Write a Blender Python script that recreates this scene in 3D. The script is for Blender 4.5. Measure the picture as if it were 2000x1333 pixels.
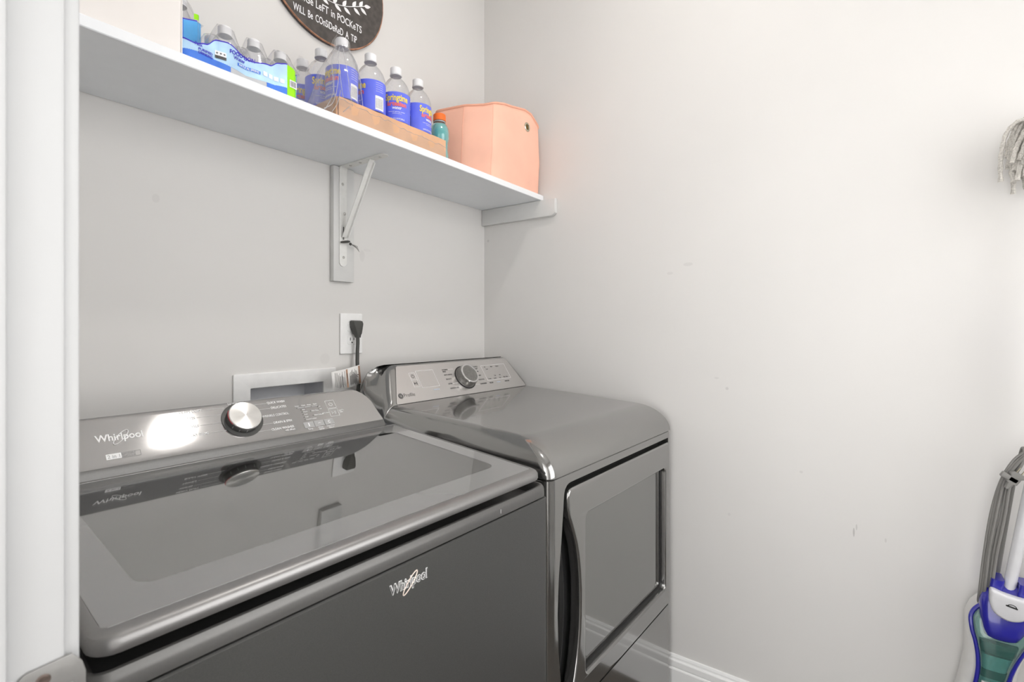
import bpy, bmesh, math, random
from mathutils import Matrix, Vector
random.seed(7)
for o in list(bpy.data.objects): bpy.data.objects.remove(o)
SC = bpy.context.scene
COL = SC.collection
R = math.radians
PI = math.pi

# ------------------------------------------------------------------ camera, world, lights, exposure
cd = bpy.data.cameras.new('camera'); cam = bpy.data.objects.new('camera', cd); COL.objects.link(cam)
cam.location = (-1.619, -1.311, 1.185)
cam.rotation_euler = (R(90), 0, R(-54.139))
cd.sensor_width = 36.0; cd.lens = 17.73; cd.shift_y = -0.01325; cd.clip_start = 0.02
cd.dof.use_dof = True; cd.dof.focus_distance = 1.5; cd.dof.aperture_fstop = 9.0
SC.camera = cam
w = bpy.data.worlds.new('world'); SC.world = w; w.use_nodes = True
w.node_tree.nodes['Background'].inputs[0].default_value = (1.0, 0.99, 0.98, 1)
w.node_tree.nodes['Background'].inputs[1].default_value = 4.15     # bright house beyond the open doorway
SC.view_settings.view_transform = 'Standard'; SC.view_settings.look = 'None'
SC.view_settings.gamma = 1.0; SC.view_settings.use_curve_mapping = False
SC.view_settings.exposure = 0.0
SC.cycles.transparent_max_bounces = 20
SC.cycles.caustics_reflective = False; SC.cycles.caustics_refractive = False
LAMP_POWER = 270.0        # emission strength of the ceiling lamp diffusers

# ------------------------------------------------------------------ materials
def mat(name, col, rough=0.5, metal=0.0, var=0.03, scale=40.0, bump=0.0, coat=0.0, spec=0.5, emit=0.0, aniso=None, stretch=None, coatr=0.03):
    m = bpy.data.materials.new(name); m.use_nodes = True
    nt = m.node_tree; b = nt.nodes['Principled BSDF']
    tc = nt.nodes.new('ShaderNodeTexCoord'); nz = nt.nodes.new('ShaderNodeTexNoise')
    nz.inputs['Scale'].default_value = scale; nz.inputs['Detail'].default_value = 3
    if stretch:
        mp = nt.nodes.new('ShaderNodeMapping'); mp.inputs['Scale'].default_value = stretch
        nt.links.new(tc.outputs['Object'], mp.inputs[0]); nt.links.new(mp.outputs[0], nz.inputs['Vector'])
    else: nt.links.new(tc.outputs['Object'], nz.inputs['Vector'])
    rp = nt.nodes.new('ShaderNodeValToRGB'); c = Vector(col)
    rp.color_ramp.elements[0].color = (*(c * (1 - var)), 1); rp.color_ramp.elements[1].color = (*(c * (1 + var)), 1)
    rp.color_ramp.elements[0].position = 0.3; rp.color_ramp.elements[1].position = 0.7
    nt.links.new(nz.outputs['Fac'], rp.inputs[0]); nt.links.new(rp.outputs[0], b.inputs['Base Color'])
    b.inputs['Roughness'].default_value = rough; b.inputs['Metallic'].default_value = metal
    b.inputs['Coat Weight'].default_value = coat; b.inputs['Coat Roughness'].default_value = coatr
    b.inputs['Specular IOR Level'].default_value = spec
    if bump:
        bp = nt.nodes.new('ShaderNodeBump'); bp.inputs['Strength'].default_value = bump; bp.inputs['Distance'].default_value = 0.001
        nt.links.new(nz.outputs['Fac'], bp.inputs['Height']); nt.links.new(bp.outputs[0], b.inputs['Normal'])
    if emit:
        b.inputs['Emission Color'].default_value = (*col, 1); b.inputs['Emission Strength'].default_value = emit
    if aniso:
        b.inputs['Anisotropic'].default_value = aniso
        tg = nt.nodes.new('ShaderNodeTangent'); tg.direction_type = 'RADIAL'; tg.axis = 'Z'
        nt.links.new(tg.outputs[0], b.inputs['Tangent'])
    return m
def clear_mat(name, tint, gloss=0.5, rough=0.05, body=0.0, bodycol=(1, 1, 1), base=0.03):
    """thin clear plastic: transparent, a little milky, with a Fresnel gloss"""
    m = bpy.data.materials.new(name); m.use_nodes = True; nt = m.node_tree
    nt.nodes.remove(nt.nodes['Principled BSDF']); out = nt.nodes['Material Output']
    tr = nt.nodes.new('ShaderNodeBsdfTransparent'); tr.inputs[0].default_value = (*tint, 1)
    df = nt.nodes.new('ShaderNodeBsdfDiffuse'); df.inputs[0].default_value = (*bodycol, 1)
    tl = nt.nodes.new('ShaderNodeBsdfTranslucent'); tl.inputs[0].default_value = (*bodycol, 1)
    m0 = nt.nodes.new('ShaderNodeMixShader'); m0.inputs[0].default_value = 0.5
    nt.links.new(df.outputs[0], m0.inputs[1]); nt.links.new(tl.outputs[0], m0.inputs[2])
    m1 = nt.nodes.new('ShaderNodeMixShader'); nz = nt.nodes.new('ShaderNodeTexNoise'); nz.inputs['Scale'].default_value = 30
    mu = nt.nodes.new('ShaderNodeMath'); mu.operation = 'MULTIPLY'; mu.inputs[1].default_value = body * 2
    nt.links.new(nz.outputs['Fac'], mu.inputs[0]); nt.links.new(mu.outputs[0], m1.inputs[0])
    nt.links.new(tr.outputs[0], m1.inputs[1]); nt.links.new(m0.outputs[0], m1.inputs[2])
    gl = nt.nodes.new('ShaderNodeBsdfGlossy'); gl.inputs['Roughness'].default_value = rough
    lw = nt.nodes.new('ShaderNodeLayerWeight'); lw.inputs[0].default_value = 0.35
    ma = nt.nodes.new('ShaderNodeMath'); ma.operation = 'MULTIPLY_ADD'; ma.inputs[1].default_value = gloss; ma.inputs[2].default_value = base
    nt.links.new(lw.outputs['Facing'], ma.inputs[0])
    m2 = nt.nodes.new('ShaderNodeMixShader'); nt.links.new(ma.outputs[0], m2.inputs[0])
    nt.links.new(m1.outputs[0], m2.inputs[1]); nt.links.new(gl.outputs[0], m2.inputs[2]); nt.links.new(m2.outputs[0], out.inputs[0])
    return m
def wall_mat(name, col, marks):
    m = mat(name, col, 0.6, 0, 0.012, 3.0, 0.0, spec=0.3); nt = m.node_tree; b = nt.nodes['Principled BSDF']
    tc = nt.nodes.new('ShaderNodeTexCoord'); ge = nt.nodes.new('ShaderNodeNewGeometry')
    n2 = nt.nodes.new('ShaderNodeTexNoise'); n2.inputs['Scale'].default_value = 260; n2.inputs['Detail'].default_value = 2
    nt.links.new(ge.outputs['Position'], n2.inputs['Vector'])
    bp = nt.nodes.new('ShaderNodeBump'); bp.inputs['Strength'].default_value = 0.08; bp.inputs['Distance'].default_value = 0.0006
    nt.links.new(n2.outputs['Fac'], bp.inputs['Height']); nt.links.new(bp.outputs[0], b.inputs['Normal'])
    src = b.inputs['Base Color'].links[0].from_socket
    for (p, sx, amt) in marks:      # scuffs: small elongated stains at given places
        mp = nt.nodes.new('ShaderNodeMapping'); mp.vector_type = 'POINT'
        mp.inputs['Location'].default_value = tuple(-p[i] * sx[i] for i in range(3)); mp.inputs['Scale'].default_value = sx
        nt.links.new(ge.outputs['Position'], mp.inputs[0])
        ln = nt.nodes.new('ShaderNodeVectorMath'); ln.operation = 'LENGTH'; nt.links.new(mp.outputs[0], ln.inputs[0])
        rp = nt.nodes.new('ShaderNodeMapRange'); rp.inputs[1].default_value = 0.75; rp.inputs[2].default_value = 1.0
        rp.inputs[3].default_value = amt; rp.inputs[4].default_value = 0.0; nt.links.new(ln.outputs['Value'], rp.inputs[0])
        mx = nt.nodes.new('ShaderNodeMix'); mx.data_type = 'RGBA'; nt.links.new(rp.outputs[0], mx.inputs[0])
        nt.links.new(src, mx.inputs[6]); mx.inputs[7].default_value = (0.35, 0.34, 0.33, 1); src = mx.outputs[2]
    nt.links.new(src, b.inputs['Base Color'])
    return m
M = {}
WALL = (0.715, 0.703, 0.687)
M['wall_back'] = wall_mat('wall paint back', WALL, [((-0.742, 0, 1.093), (55, 1, 55), 0.09), ((-0.61, 0, 1.41), (90, 1, 50), 0.12), ((-1.17, 0, 1.475), (120, 1, 90), 0.12), ((-0.59, 0, 1.43), (60, 1, 200), 0.08)])
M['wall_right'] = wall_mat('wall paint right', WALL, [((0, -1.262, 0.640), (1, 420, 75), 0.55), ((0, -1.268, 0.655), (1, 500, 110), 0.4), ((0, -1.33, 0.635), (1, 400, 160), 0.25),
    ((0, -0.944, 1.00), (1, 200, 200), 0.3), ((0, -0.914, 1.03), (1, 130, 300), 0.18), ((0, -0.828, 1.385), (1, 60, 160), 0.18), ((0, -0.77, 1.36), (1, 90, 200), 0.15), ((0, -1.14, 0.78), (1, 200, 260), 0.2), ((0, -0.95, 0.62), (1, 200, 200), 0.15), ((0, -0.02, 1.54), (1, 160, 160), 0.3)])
M['wall'] = wall_mat('wall paint', WALL, [])
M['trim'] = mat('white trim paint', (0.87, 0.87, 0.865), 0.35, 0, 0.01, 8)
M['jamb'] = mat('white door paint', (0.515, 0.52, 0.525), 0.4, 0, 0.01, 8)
M['ceiling'] = mat('ceiling paint', (0.87, 0.87, 0.86), 0.8, 0, 0.01, 8)
M['floor'] = mat('dark wood floor', (0.06, 0.048, 0.036), 0.4, 0, 0.4, 6, stretch=(1, 12, 1))
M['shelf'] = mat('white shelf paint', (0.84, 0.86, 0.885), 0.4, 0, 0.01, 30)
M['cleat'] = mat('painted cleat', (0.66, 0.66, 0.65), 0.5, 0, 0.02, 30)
M['wsteel'] = mat('white enamel steel', (0.78, 0.78, 0.76), 0.4, 0, 0.03, 80)
M['screw'] = mat('zinc screw', (0.55, 0.54, 0.52), 0.35, 0.8)
M['nickel'] = mat('satin nickel', (0.33, 0.325, 0.315), 0.45, 0.85, 0.08, 60)
M['black'] = mat('black plastic', (0.012, 0.012, 0.012), 0.45)
M['cord'] = mat('dark grey rubber', (0.055, 0.055, 0.05), 0.5)
M['void'] = mat('cavity shade black', (0.01, 0.01, 0.01), 0.6)  # near-black colour standing in for shade inside slots, holes and door pocket
M['wplastic'] = mat('white plastic', (0.87, 0.87, 0.865), 0.35)
M['paper'] = mat('paper tag', (0.80, 0.79, 0.77), 0.6, var=0.02)
M['ink'] = mat('grey ink', (0.16, 0.15, 0.15), 0.6)
M['orangeink'] = mat('faded orange ink', (0.45, 0.27, 0.18), 0.6)
M['boxgrey'] = mat('grey box liner', (0.66, 0.665, 0.69), 0.5)
# appliances
M['w_front'] = mat('washer satin dark grey', (0.098, 0.098, 0.095), 0.42, 0.55, 0.10, 900, coat=0.0)
M['w_deck'] = mat('washer deck grey', (0.14, 0.138, 0.134), 0.38, 0.6, 0.03, 300)
M['w_lid'] = mat('washer lid frame grey', (0.29, 0.285, 0.282), 0.36, 0.75, 0.02, 300)
M['w_cons'] = mat('washer console metallic', (0.43, 0.422, 0.418), 0.085, 0.85, 0.03, 700)
M['w_border'] = mat('grey print under glass', (0.26, 0.26, 0.26), 0.10, 0.35, 0.01, 50, coat=1.0, spec=0.8)
M['w_glass'] = clear_mat('smoked lid glass', (0.80, 0.80, 0.79), 0.55, 0.01, 0.01, (0.3, 0.3, 0.29), 0.11)
M['tub'] = mat('grey tub plastic', (0.20, 0.20, 0.195), 0.4)
M['tubring'] = mat('light tub ring plastic', (0.62, 0.62, 0.60), 0.35)
M['silver'] = mat('brushed aluminium', (0.80, 0.79, 0.77), 0.24, 1.0, 0.02, 200, aniso=0.85)
M['chrome'] = mat('chrome', (0.75, 0.75, 0.75), 0.08, 1.0)
M['print'] = mat('white print', (0.90, 0.90, 0.90), 0.6)
M['printgrey'] = mat('grey button print', (0.42, 0.42, 0.42), 0.45, 0.3)
M['printdark'] = mat('dark print', (0.07, 0.07, 0.07), 0.5)
M['copper'] = mat('copper ring', (0.86, 0.74, 0.66), 0.35, 0.3)
M['brownscrew'] = mat('brown screw', (0.10, 0.072, 0.06), 0.5, 0.3, 0.4, 200)
M['badge'] = mat('bright badge edge', (0.85, 0.85, 0.85), 0.35, 0.2)
M['d_body'] = mat('dryer gloss grey metallic', (0.32, 0.317, 0.31), 0.13, 0.9, 0.02, 1500, coat=0.6)
M['d_panel'] = mat('dryer control panel', (0.67, 0.65, 0.635), 0.26, 0.85, 0.03, 300, stretch=(1, 20, 20))
M['d_window'] = mat('dryer window mirror grey', (0.265, 0.265, 0.26), 0.05, 0.9, 0.01, 20, coat=0.6)
M['d_knob'] = mat('dryer knob metal', (0.30, 0.295, 0.285), 0.3, 0.9, 0.12, 200)
M['redline'] = mat('red indicator', (0.55, 0.03, 0.05), 0.4)
# shelf goods
M['coral'] = mat('coral canvas', (0.93, 0.53, 0.40), 0.85, 0, 0.05, 9, 0.15)
M['coralseam'] = mat('coral binding', (0.88, 0.45, 0.32), 0.8, 0, 0.05, 60)
M['whitebin'] = mat('white canvas', (0.80, 0.765, 0.74), 0.85, 0, 0.02, 9, 0.1)
M['brass'] = mat('brass grommet', (0.62, 0.58, 0.46), 0.2, 1.0)
M['holeshade'] = mat('grommet hole shade', (0.16, 0.10, 0.02), 0.4, 0.6)  # dark colour of the disc stands in for shade in the hole
M['card'] = mat('corrugated cardboard', (0.68, 0.40, 0.24), 0.8, 0, 0.10, 14, 0.1)
M['cardlight'] = mat('cardboard cut edge', (0.74, 0.52, 0.38), 0.85, 0, 0.06, 80)
M['clear'] = clear_mat('clear bottle plastic', (0.97, 0.975, 0.985), 0.55, 0.06, 0.05, (0.9, 0.92, 0.95), 0.02)
M['film'] = clear_mat('shrink film', (0.985, 0.985, 0.99), 0.40, 0.12, 0.03, (0.95, 0.93, 0.95), 0.015)
M['streak'] = clear_mat('milky film glint', (0.97, 0.97, 0.98), 0.5, 0.1, 0.42, (0.95, 0.95, 0.97), 0.05)  # milky white puts the glints of folded and torn film into its colour
M['pane'] = clear_mat('added window pane', (1.0, 1.0, 1.0), 0.12, 0.0, 0.0, (1, 1, 1), 0.02)
M['cap'] = mat('white bottle cap', (0.82, 0.82, 0.84), 0.35)
M['labelblue'] = mat('blue bottle label', (0.13, 0.17, 0.80), 0.4, 0, 0.05, 30)
M['yellow'] = mat('yellow lettering', (0.95, 0.72, 0.08), 0.5)
M['redink'] = mat('red lettering', (0.85, 0.16, 0.16), 0.5)
M['whiteink'] = mat('white lettering', (0.88, 0.88, 0.9), 0.5)
M['packlight'] = mat('pale blue printed film', (0.46, 0.68, 0.90), 0.3, 0, 0.22, 16)
M['packblue'] = mat('blue printed film', (0.06, 0.20, 0.72), 0.3, 0, 0.12, 20)
M['packmid'] = mat('sky blue printed film', (0.09, 0.42, 0.85), 0.3, 0, 0.15, 20)
M['packnavy'] = mat('navy printed line', (0.04, 0.02, 0.50), 0.4)
M['packgreen'] = mat('lime printed film', (0.33, 0.80, 0.0), 0.35, 0, 0.06, 25)
M['packgrey'] = mat('grey film', (0.52, 0.53, 0.55), 0.4, 0, 0.1, 20)  # opaque grey for the clear stretch of film over the bottles
M['orange'] = mat('orange cap', (0.90, 0.17, 0.02), 0.4)
M['teal'] = mat('teal drink', (0.10, 0.44, 0.42), 0.2, 0, 0.1, 20, coat=0.5)
M['signface'] = mat('charcoal sign board', (0.075, 0.066, 0.06), 0.75, 0, 0.25, 60, 0.1)
M['signrim'] = mat('copper worn rim', (0.40, 0.20, 0.12), 0.5, 0.2, 0.5, 50)
# cleaner and mop
M['v_white'] = mat('glossy white plastic', (0.72, 0.71, 0.69), 0.3, coat=0.3)
M['v_blue'] = mat('cobalt blue plastic', (0.022, 0.022, 0.30), 0.2, coat=0.5)
M['v_tank'] = clear_mat('tinted clear tank', (0.62, 0.80, 0.76), 0.5, 0.04, 0.22, (0.22, 0.42, 0.38), 0.05)
M['v_inner'] = mat('teal tank lining', (0.20, 0.42, 0.42), 0.35, coat=0.5)
M['v_dark'] = mat('dark teal tank bottom', (0.03, 0.11, 0.105), 0.4)
M['v_pad'] = mat('pearl grey plastic', (0.62, 0.62, 0.64), 0.35)
M['v_cord'] = mat('grey cord', (0.20, 0.195, 0.185), 0.45)
M['mop'] = mat('mop yarn', (0.56, 0.54, 0.50), 0.9, 0, 0.25, 300, 0.6)
M['lampglass'] = mat('lit lamp diffuser', (1.0, 0.965, 0.925), 0.5, emit=LAMP_POWER)

# ------------------------------------------------------------------ helpers
def link(name, me, m=None, parent=None, mtx=None, sharp=35):
    if sharp is not None and len(me.polygons):
        me.shade_smooth(); me.set_sharp_from_angle(angle=R(sharp))
    if m is not None:
        me.materials.clear(); me.materials.append(M[m] if isinstance(m, str) else m)
    o = bpy.data.objects.new(name, me); COL.objects.link(o)
    if parent: o.parent = parent
    if mtx is not None: o.matrix_basis = mtx
    return o
def thing(name, label, cat, loc=(0, 0, 0), rz=0, group=None):
    o = bpy.data.objects.new(name, None); COL.objects.link(o); o.empty_display_size = 0.05
    o.location = loc; o.rotation_euler = (0, 0, rz)
    return tag(o, label, cat, group)
def wn_(o):
    m_ = o.modifiers.new('wn', 'WEIGHTED_NORMAL'); m_.weight = 100; m_.keep_sharp = True; return o
def tag(o, label, cat, group=None):
    o['label'] = label; o['category'] = cat
    if group: o['group'] = group
    return o
def struct(o): o['kind'] = 'structure'; return o
def pyd(verts, faces):
    me = bpy.data.meshes.new('m'); me.from_pydata([tuple(v) for v in verts], [], faces); me.validate(); 
    bm = bmesh.new(); bm.from_mesh(me); bmesh.ops.recalc_face_normals(bm, faces=bm.faces); bm.to_mesh(me); bm.free()
    return me
def box(x0, x1, y0, y1, z0, z1, bev=0.0, seg=2):
    bm = bmesh.new()
    bmesh.ops.create_cube(bm, size=1, matrix=Matrix.Translation(((x0 + x1) / 2, (y0 + y1) / 2, (z0 + z1) / 2)) @ Matrix.Diagonal((x1 - x0, y1 - y0, z1 - z0, 1)))
    if bev: bmesh.ops.bevel(bm, geom=bm.edges[:], offset=bev, segments=seg, affect='EDGES', profile=0.5)
    me = bpy.data.meshes.new('m'); bm.to_mesh(me); bm.free(); return me
def boxes(lst):
    v, f = [], []
    for (x0, x1, y0, y1, z0, z1) in lst:
        n = len(v); v += [(x, y, z) for z in (z0, z1) for (x, y) in ((x0, y0), (x1, y0), (x1, y1), (x0, y1))]
        f += [tuple(n + i for i in q) for q in ((0, 3, 2, 1), (4, 5, 6, 7), (0, 1, 5, 4), (1, 2, 6, 5), (2, 3, 7, 6), (3, 0, 4, 7))]
    me = bpy.data.meshes.new('m'); me.from_pydata(v, [], f); return me
def rr(x0, x1, y0, y1, r, n=6):
    """rounded rectangle loop; r is a number or (x0y0, x1y0, x1y1, x0y1)"""
    rs = (r,) * 4 if not isinstance(r, (tuple, list)) else r
    P = []
    for (cx, cy, a0, q) in ((x0, y0, 180, 0), (x1, y0, 270, 1), (x1, y1, 0, 2), (x0, y1, 90, 3)):
        ri = rs[q]; ox = cx + (ri if cx == x0 else -ri); oy = cy + (ri if cy == y0 else -ri)
        for i in range(n + 1):
            a = R(a0 + 90 * i / n); P.append((ox + ri * math.cos(a), oy + ri * math.sin(a)))
    return P
def loft(rings, cap0=True, cap1=True, closed=True):
    v, f = [], []; n = len(rings[0])
    for r in rings: v += [tuple(p) for p in r]
    for k in range(len(rings) - 1):
        for i in range(n if closed else n - 1):
            j = (i + 1) % n; f.append((k * n + i, k * n + j, (k + 1) * n + j, (k + 1) * n + i))
    if cap0: f.append(tuple(range(n))[::-1])
    if cap1: f.append(tuple((len(rings) - 1) * n + i for i in range(n)))
    return pyd(v, f)
def lathe(prof, seg=28, cap0=True, cap1=True, ctr=(0, 0, 0)):
    return loft([[(ctr[0] + r * math.cos(2 * PI * i / seg), ctr[1] + r * math.sin(2 * PI * i / seg), ctr[2] + z) for i in range(seg)] for (r, z) in prof], cap0, cap1)
def tube(path, rad, seg=8, closed=False, flat=1.0):
    P = [Vector(p) for p in path]; n = len(P); rings = []; up = None
    for i in range(n):
        a = P[(i - 1) % n] if (closed or i > 0) else P[i]; b = P[(i + 1) % n] if (closed or i < n - 1) else P[i]
        t = (b - a).normalized()
        if up is None: up = t.orthogonal().normalized()
        else:
            up = (up - t * up.dot(t)); up = up.normalized() if up.length > 1e-6 else t.orthogonal().normalized()
        s = t.cross(up); r = rad[i] if isinstance(rad, (list, tuple)) else rad
        rings.append([P[i] + up * (r * math.cos(2 * PI * k / seg)) + s * (r * flat * math.sin(2 * PI * k / seg)) for k in range(seg)])
    if closed: rings.append(rings[0]); return loft(rings, False, False)
    return loft(rings)
def smooth(path, k=6, closed=False):
    P = [Vector(p) for p in path]; n = len(P); out = []
    g = lambda i: P[i % n] if closed else P[max(0, min(n - 1, i))]
    for i in range(n if closed else n - 1):
        a, b, c, d = g(i - 1), g(i), g(i + 1), g(i + 2)
        for j in range(k):
            t = j / k
            out.append(0.5 * ((2 * b) + (c - a) * t + (2 * a - 5 * b + 4 * c - d) * t * t + (3 * b - a - 3 * c + d) * t ** 3))
    if not closed: out.append(P[-1])
    return out
def plate(loops, thick, bev=0.0):
    """flat plate in XY, z in 0..thick, outlines may hold holes"""
    cu = bpy.data.curves.new('c', 'CURVE'); cu.dimensions = '2D'; cu.fill_mode = 'BOTH'
    cu.extrude = max(thick / 2 - bev, 0.0); cu.bevel_depth = bev; cu.bevel_resolution = 2; cu.offset = -bev
    for lp in loops:
        sp = cu.splines.new('POLY'); sp.points.add(len(lp) - 1); sp.use_cyclic_u = True
        for i, p in enumerate(lp): sp.points[i].co = (p[0], p[1], 0, 1)
    o = bpy.data.objects.new('tmp', cu); me = bpy.data.meshes.new_from_object(o)
    bpy.data.objects.remove(o); bpy.data.curves.remove(cu)
    me.transform(Matrix.Translation((0, 0, thick / 2)))
    bm = bmesh.new(); bm.from_mesh(me); bmesh.ops.remove_doubles(bm, verts=bm.verts, dist=1e-6); bm.to_mesh(me); bm.free()
    return me
def text(s, width=None, height=0.01, thick=0.0003, offs=0.0, align='LEFT', spacing=1.0):
    """lettering in XY; capital height = height, total width = width, baseline at y 0"""
    cu = bpy.data.curves.new('t', 'FONT'); cu.body = s; cu.size = 1.0; cu.offset = 0.0; cu.space_character = spacing; cu.resolution_u = 3
    o = bpy.data.objects.new('tmp', cu); 
    k = height / 0.70
    cu.offset = offs / k; cu.extrude = thick / k / 2
    me = bpy.data.meshes.new_from_object(o); bpy.data.objects.remove(o); bpy.data.curves.remove(cu)
    xs = [v.co.x for v in me.vertices] or [0, 1]; x0, x1 = min(xs), max(xs)
    sx = (width / (x1 - x0)) if width else k
    dx = {'LEFT': 0, 'CENTER': -0.5, 'RIGHT': -1}[align] * (x1 - x0)
    for v in me.vertices: v.co = ((v.co.x - x0 + dx) * sx, v.co.y * k, v.co.z * k + thick / 2)
    return me
def basis(o, ex, ey):
    ex = Vector(ex).normalized(); ey = Vector(ey).normalized(); ez = ex.cross(ey)
    return Matrix(((ex.x, ey.x, ez.x, o[0]), (ex.y, ey.y, ez.y, o[1]), (ex.z, ey.z, ez.z, o[2]), (0, 0, 0, 1)))
T = lambda x, y, z=0.0: Matrix.Translation((x, y, z))
def outline(x0, x1, y0, y1, lw, r=0.002):
    return [rr(x0, x1, y0, y1, r, 3), rr(x0 + lw, x1 - lw, y0 + lw, y1 - lw, max(r - lw, 0.0003), 3)[::-1]]
def arc_ring(r0, r1, a0=0, a1=360, n=24):
    if a1 - a0 >= 360:
        return [[(r1 * math.cos(2 * PI * i / n), r1 * math.sin(2 * PI * i / n)) for i in range(n)], [(r0 * math.cos(-2 * PI * i / n), r0 * math.sin(-2 * PI * i / n)) for i in range(n)]]
    A = [R(a0 + (a1 - a0) * i / n) for i in range(n + 1)]
    return [[(r1 * math.cos(a), r1 * math.sin(a)) for a in A] + [(r0 * math.cos(a), r0 * math.sin(a)) for a in A[::-1]]]

# ------------------------------------------------------------------ room shell
XL, XH, YF, ZC = -1.524, -1.645, -2.05, 2.74
WX0, WX1, WZ0, WZ1 = -1.42, -0.10, 0.75, 2.35              # unseen window added to the front wall to light the back wall
struct(link('floor', boxes([(-3.2, 0.12, -3.2, 0.6, -0.1, 0)]), 'floor', sharp=None))
struct(link('ceiling', boxes([(-2.9, 0.12, YF - 0.12, 0.12, ZC, ZC + 0.1)]), 'ceiling', sharp=None))  # carried on past the doorway, out of view, to block surround light
bx0, bx1, bz0, bz1 = -0.968, -0.744, 0.90, 1.033            # opening of the washer outlet box
struct(link('wall_back', boxes([(XH, bx0, 0, 0.12, 0, ZC), (bx1, 0.12, 0, 0.12, 0, ZC), (bx0, bx1, 0, 0.12, 0, bz0), (bx0, bx1, 0, 0.12, bz1, ZC), (bx0, bx1, 0.10, 0.12, bz0, bz1)]), 'wall_back', sharp=None))
struct(link('wall_right', boxes([(0, 0.12, YF - 0.12, 0, 0, ZC)]), 'wall_right', sharp=None))
struct(link('wall_front', boxes([(XL, WX0, YF - 0.12, YF, 0, ZC), (WX1, 0, YF - 0.12, YF, 0, ZC), (WX0, WX1, YF - 0.12, YF, 0, WZ0), (WX0, WX1, YF - 0.12, YF, WZ1, ZC)]), 'wall', sharp=None))
DY0, DY1, DZ = -1.63, -0.85, 2.06                            # door opening in the left wall
struct(link('wall_left', boxes([(XH, XL, DY1 + 0.02, 0, 0, ZC), (XH, XL, -3.2, DY0 - 0.02, 0, ZC), (XH, XL, DY0 - 0.02, DY1 + 0.02, DZ + 0.02, ZC)]), 'wall', sharp=None))
struct(link('hall_light_block', boxes([(-2.9, XH, -2.1, -2.0, 0, ZC)]), 'wall', sharp=None))  # unseen wall added to keep the surround's light off the door jamb
# baseboards with a moulded top
def baseboard(name, p0, p1, nrm):
    prof = [(0, 0), (0.014, 0), (0.014, 0.094), (0.0125, 0.0975), (0.0105, 0.0985), (0.0105, 0.101), (0.0115, 0.103), (0.0115, 0.119), (0.0105, 0.1215), (0.0075, 0.1225), (0.0065, 0.125), (0.0065, 0.130), (0.004, 0.136), (0.0, 0.137)]
    rings = [[(p[0] + nrm[0] * d, p[1] + nrm[1] * d, z) for (d, z) in prof] for p in (p0, p1)]
    return struct(link(name, loft(rings), 'trim', sharp=20))
baseboard('baseboard_right', (0, 0), (0, YF), (-1, 0))
baseboard('baseboard_back', (XL, 0), (-0.0145, 0), (0, -1))
baseboard('baseboard_front', (XL, YF), (-0.0145, YF), (0, 1))
wf = link('added_window_1', plate([rr(WX0 - 0.06, WX1 + 0.06, WZ0 - 0.06, WZ1 + 0.06, 0.002, 2), rr(WX0, WX1, WZ0, WZ1, 0.002, 2)[::-1]], 0.016, 0.002), 'trim', None, basis((0, YF + 0.016, 0), (1, 0, 0), (0, 0, 1)))
struct(wf)
link('sash', boxes([(WX0, WX1, (WZ0 + WZ1) / 2 - 0.02, (WZ0 + WZ1) / 2 + 0.02, 0.05, 0.08), (WX0, WX0 + 0.035, WZ0, WZ1, 0.05, 0.08), (WX1 - 0.035, WX1, WZ0, WZ1, 0.05, 0.08), (WX0, WX1, WZ0, WZ0 + 0.04, 0.05, 0.08), (WX0, WX1, WZ1 - 0.04, WZ1, 0.05, 0.08)]), 'trim', wf, T(0, 0, 0), None)
link('pane', boxes([(WX0, WX1, WZ0, WZ1, 0.064, 0.067)]), 'pane', wf, None, None)
# door frame: jambs, casing, stop and strike plate
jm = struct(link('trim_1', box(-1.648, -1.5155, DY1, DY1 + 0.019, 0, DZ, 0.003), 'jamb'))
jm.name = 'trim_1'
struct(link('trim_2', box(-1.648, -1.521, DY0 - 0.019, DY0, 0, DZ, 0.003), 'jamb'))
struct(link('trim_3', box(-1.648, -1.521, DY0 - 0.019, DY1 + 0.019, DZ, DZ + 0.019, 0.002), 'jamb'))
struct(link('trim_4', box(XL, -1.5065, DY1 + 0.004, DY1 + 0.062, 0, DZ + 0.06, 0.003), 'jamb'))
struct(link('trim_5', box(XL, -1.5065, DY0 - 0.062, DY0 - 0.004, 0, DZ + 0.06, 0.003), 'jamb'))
struct(link('trim_6', box(-1.60, -1.5465, DY1 - 0.011, DY1, 0, DZ, 0.003), 'jamb'))       # door stop
# strike plate: local x toward the room (+X), y up, z toward the camera (-Y)
SPm = basis((-1.5155, DY1 - 0.0002, 0.9255), (1, 0, 0), (0, 0, 1))
lp = []
for (cx, cy, a0) in ((-0.0265 + 0.008, 0.0285 - 0.008, 90), (-0.0265 + 0.008, -0.0285 + 0.008, 180)):
    for i in range(7): a = R(a0 + 15 * i); lp.append((cx + 0.008 * math.cos(a), cy + 0.008 * math.sin(a)))
lp += [(0.003, -0.0285), (0.0085, -0.022), (0.0105, -0.014), (0.0105, 0.014), (0.0085, 0.022), (0.003, 0.0300), (-0.004, 0.0295)]
holes = [[(-0.010 + 0.0035 * math.cos(-2 * PI * i / 14), s * 0.0195 + 0.0035 * math.sin(-2 * PI * i / 14)) for i in range(14)] for s in (1, -1)]
sp = link('strike_plate', plate([lp, [(-0.012, -0.010), (-0.012, 0.010), (0.004, 0.010), (0.004, -0.010)]], 0.0022, 0.0004), 'nickel', jm, SPm)
for s in (1, -1):
    q = link('screw', lathe([(0.0042, 0), (0.0042, 0.0005), (0.0030, 0.0012), (0.0006, 0.0009)], 14), 'brownscrew', sp, T(-0.0125, s * 0.0195, 0.0018))

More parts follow.
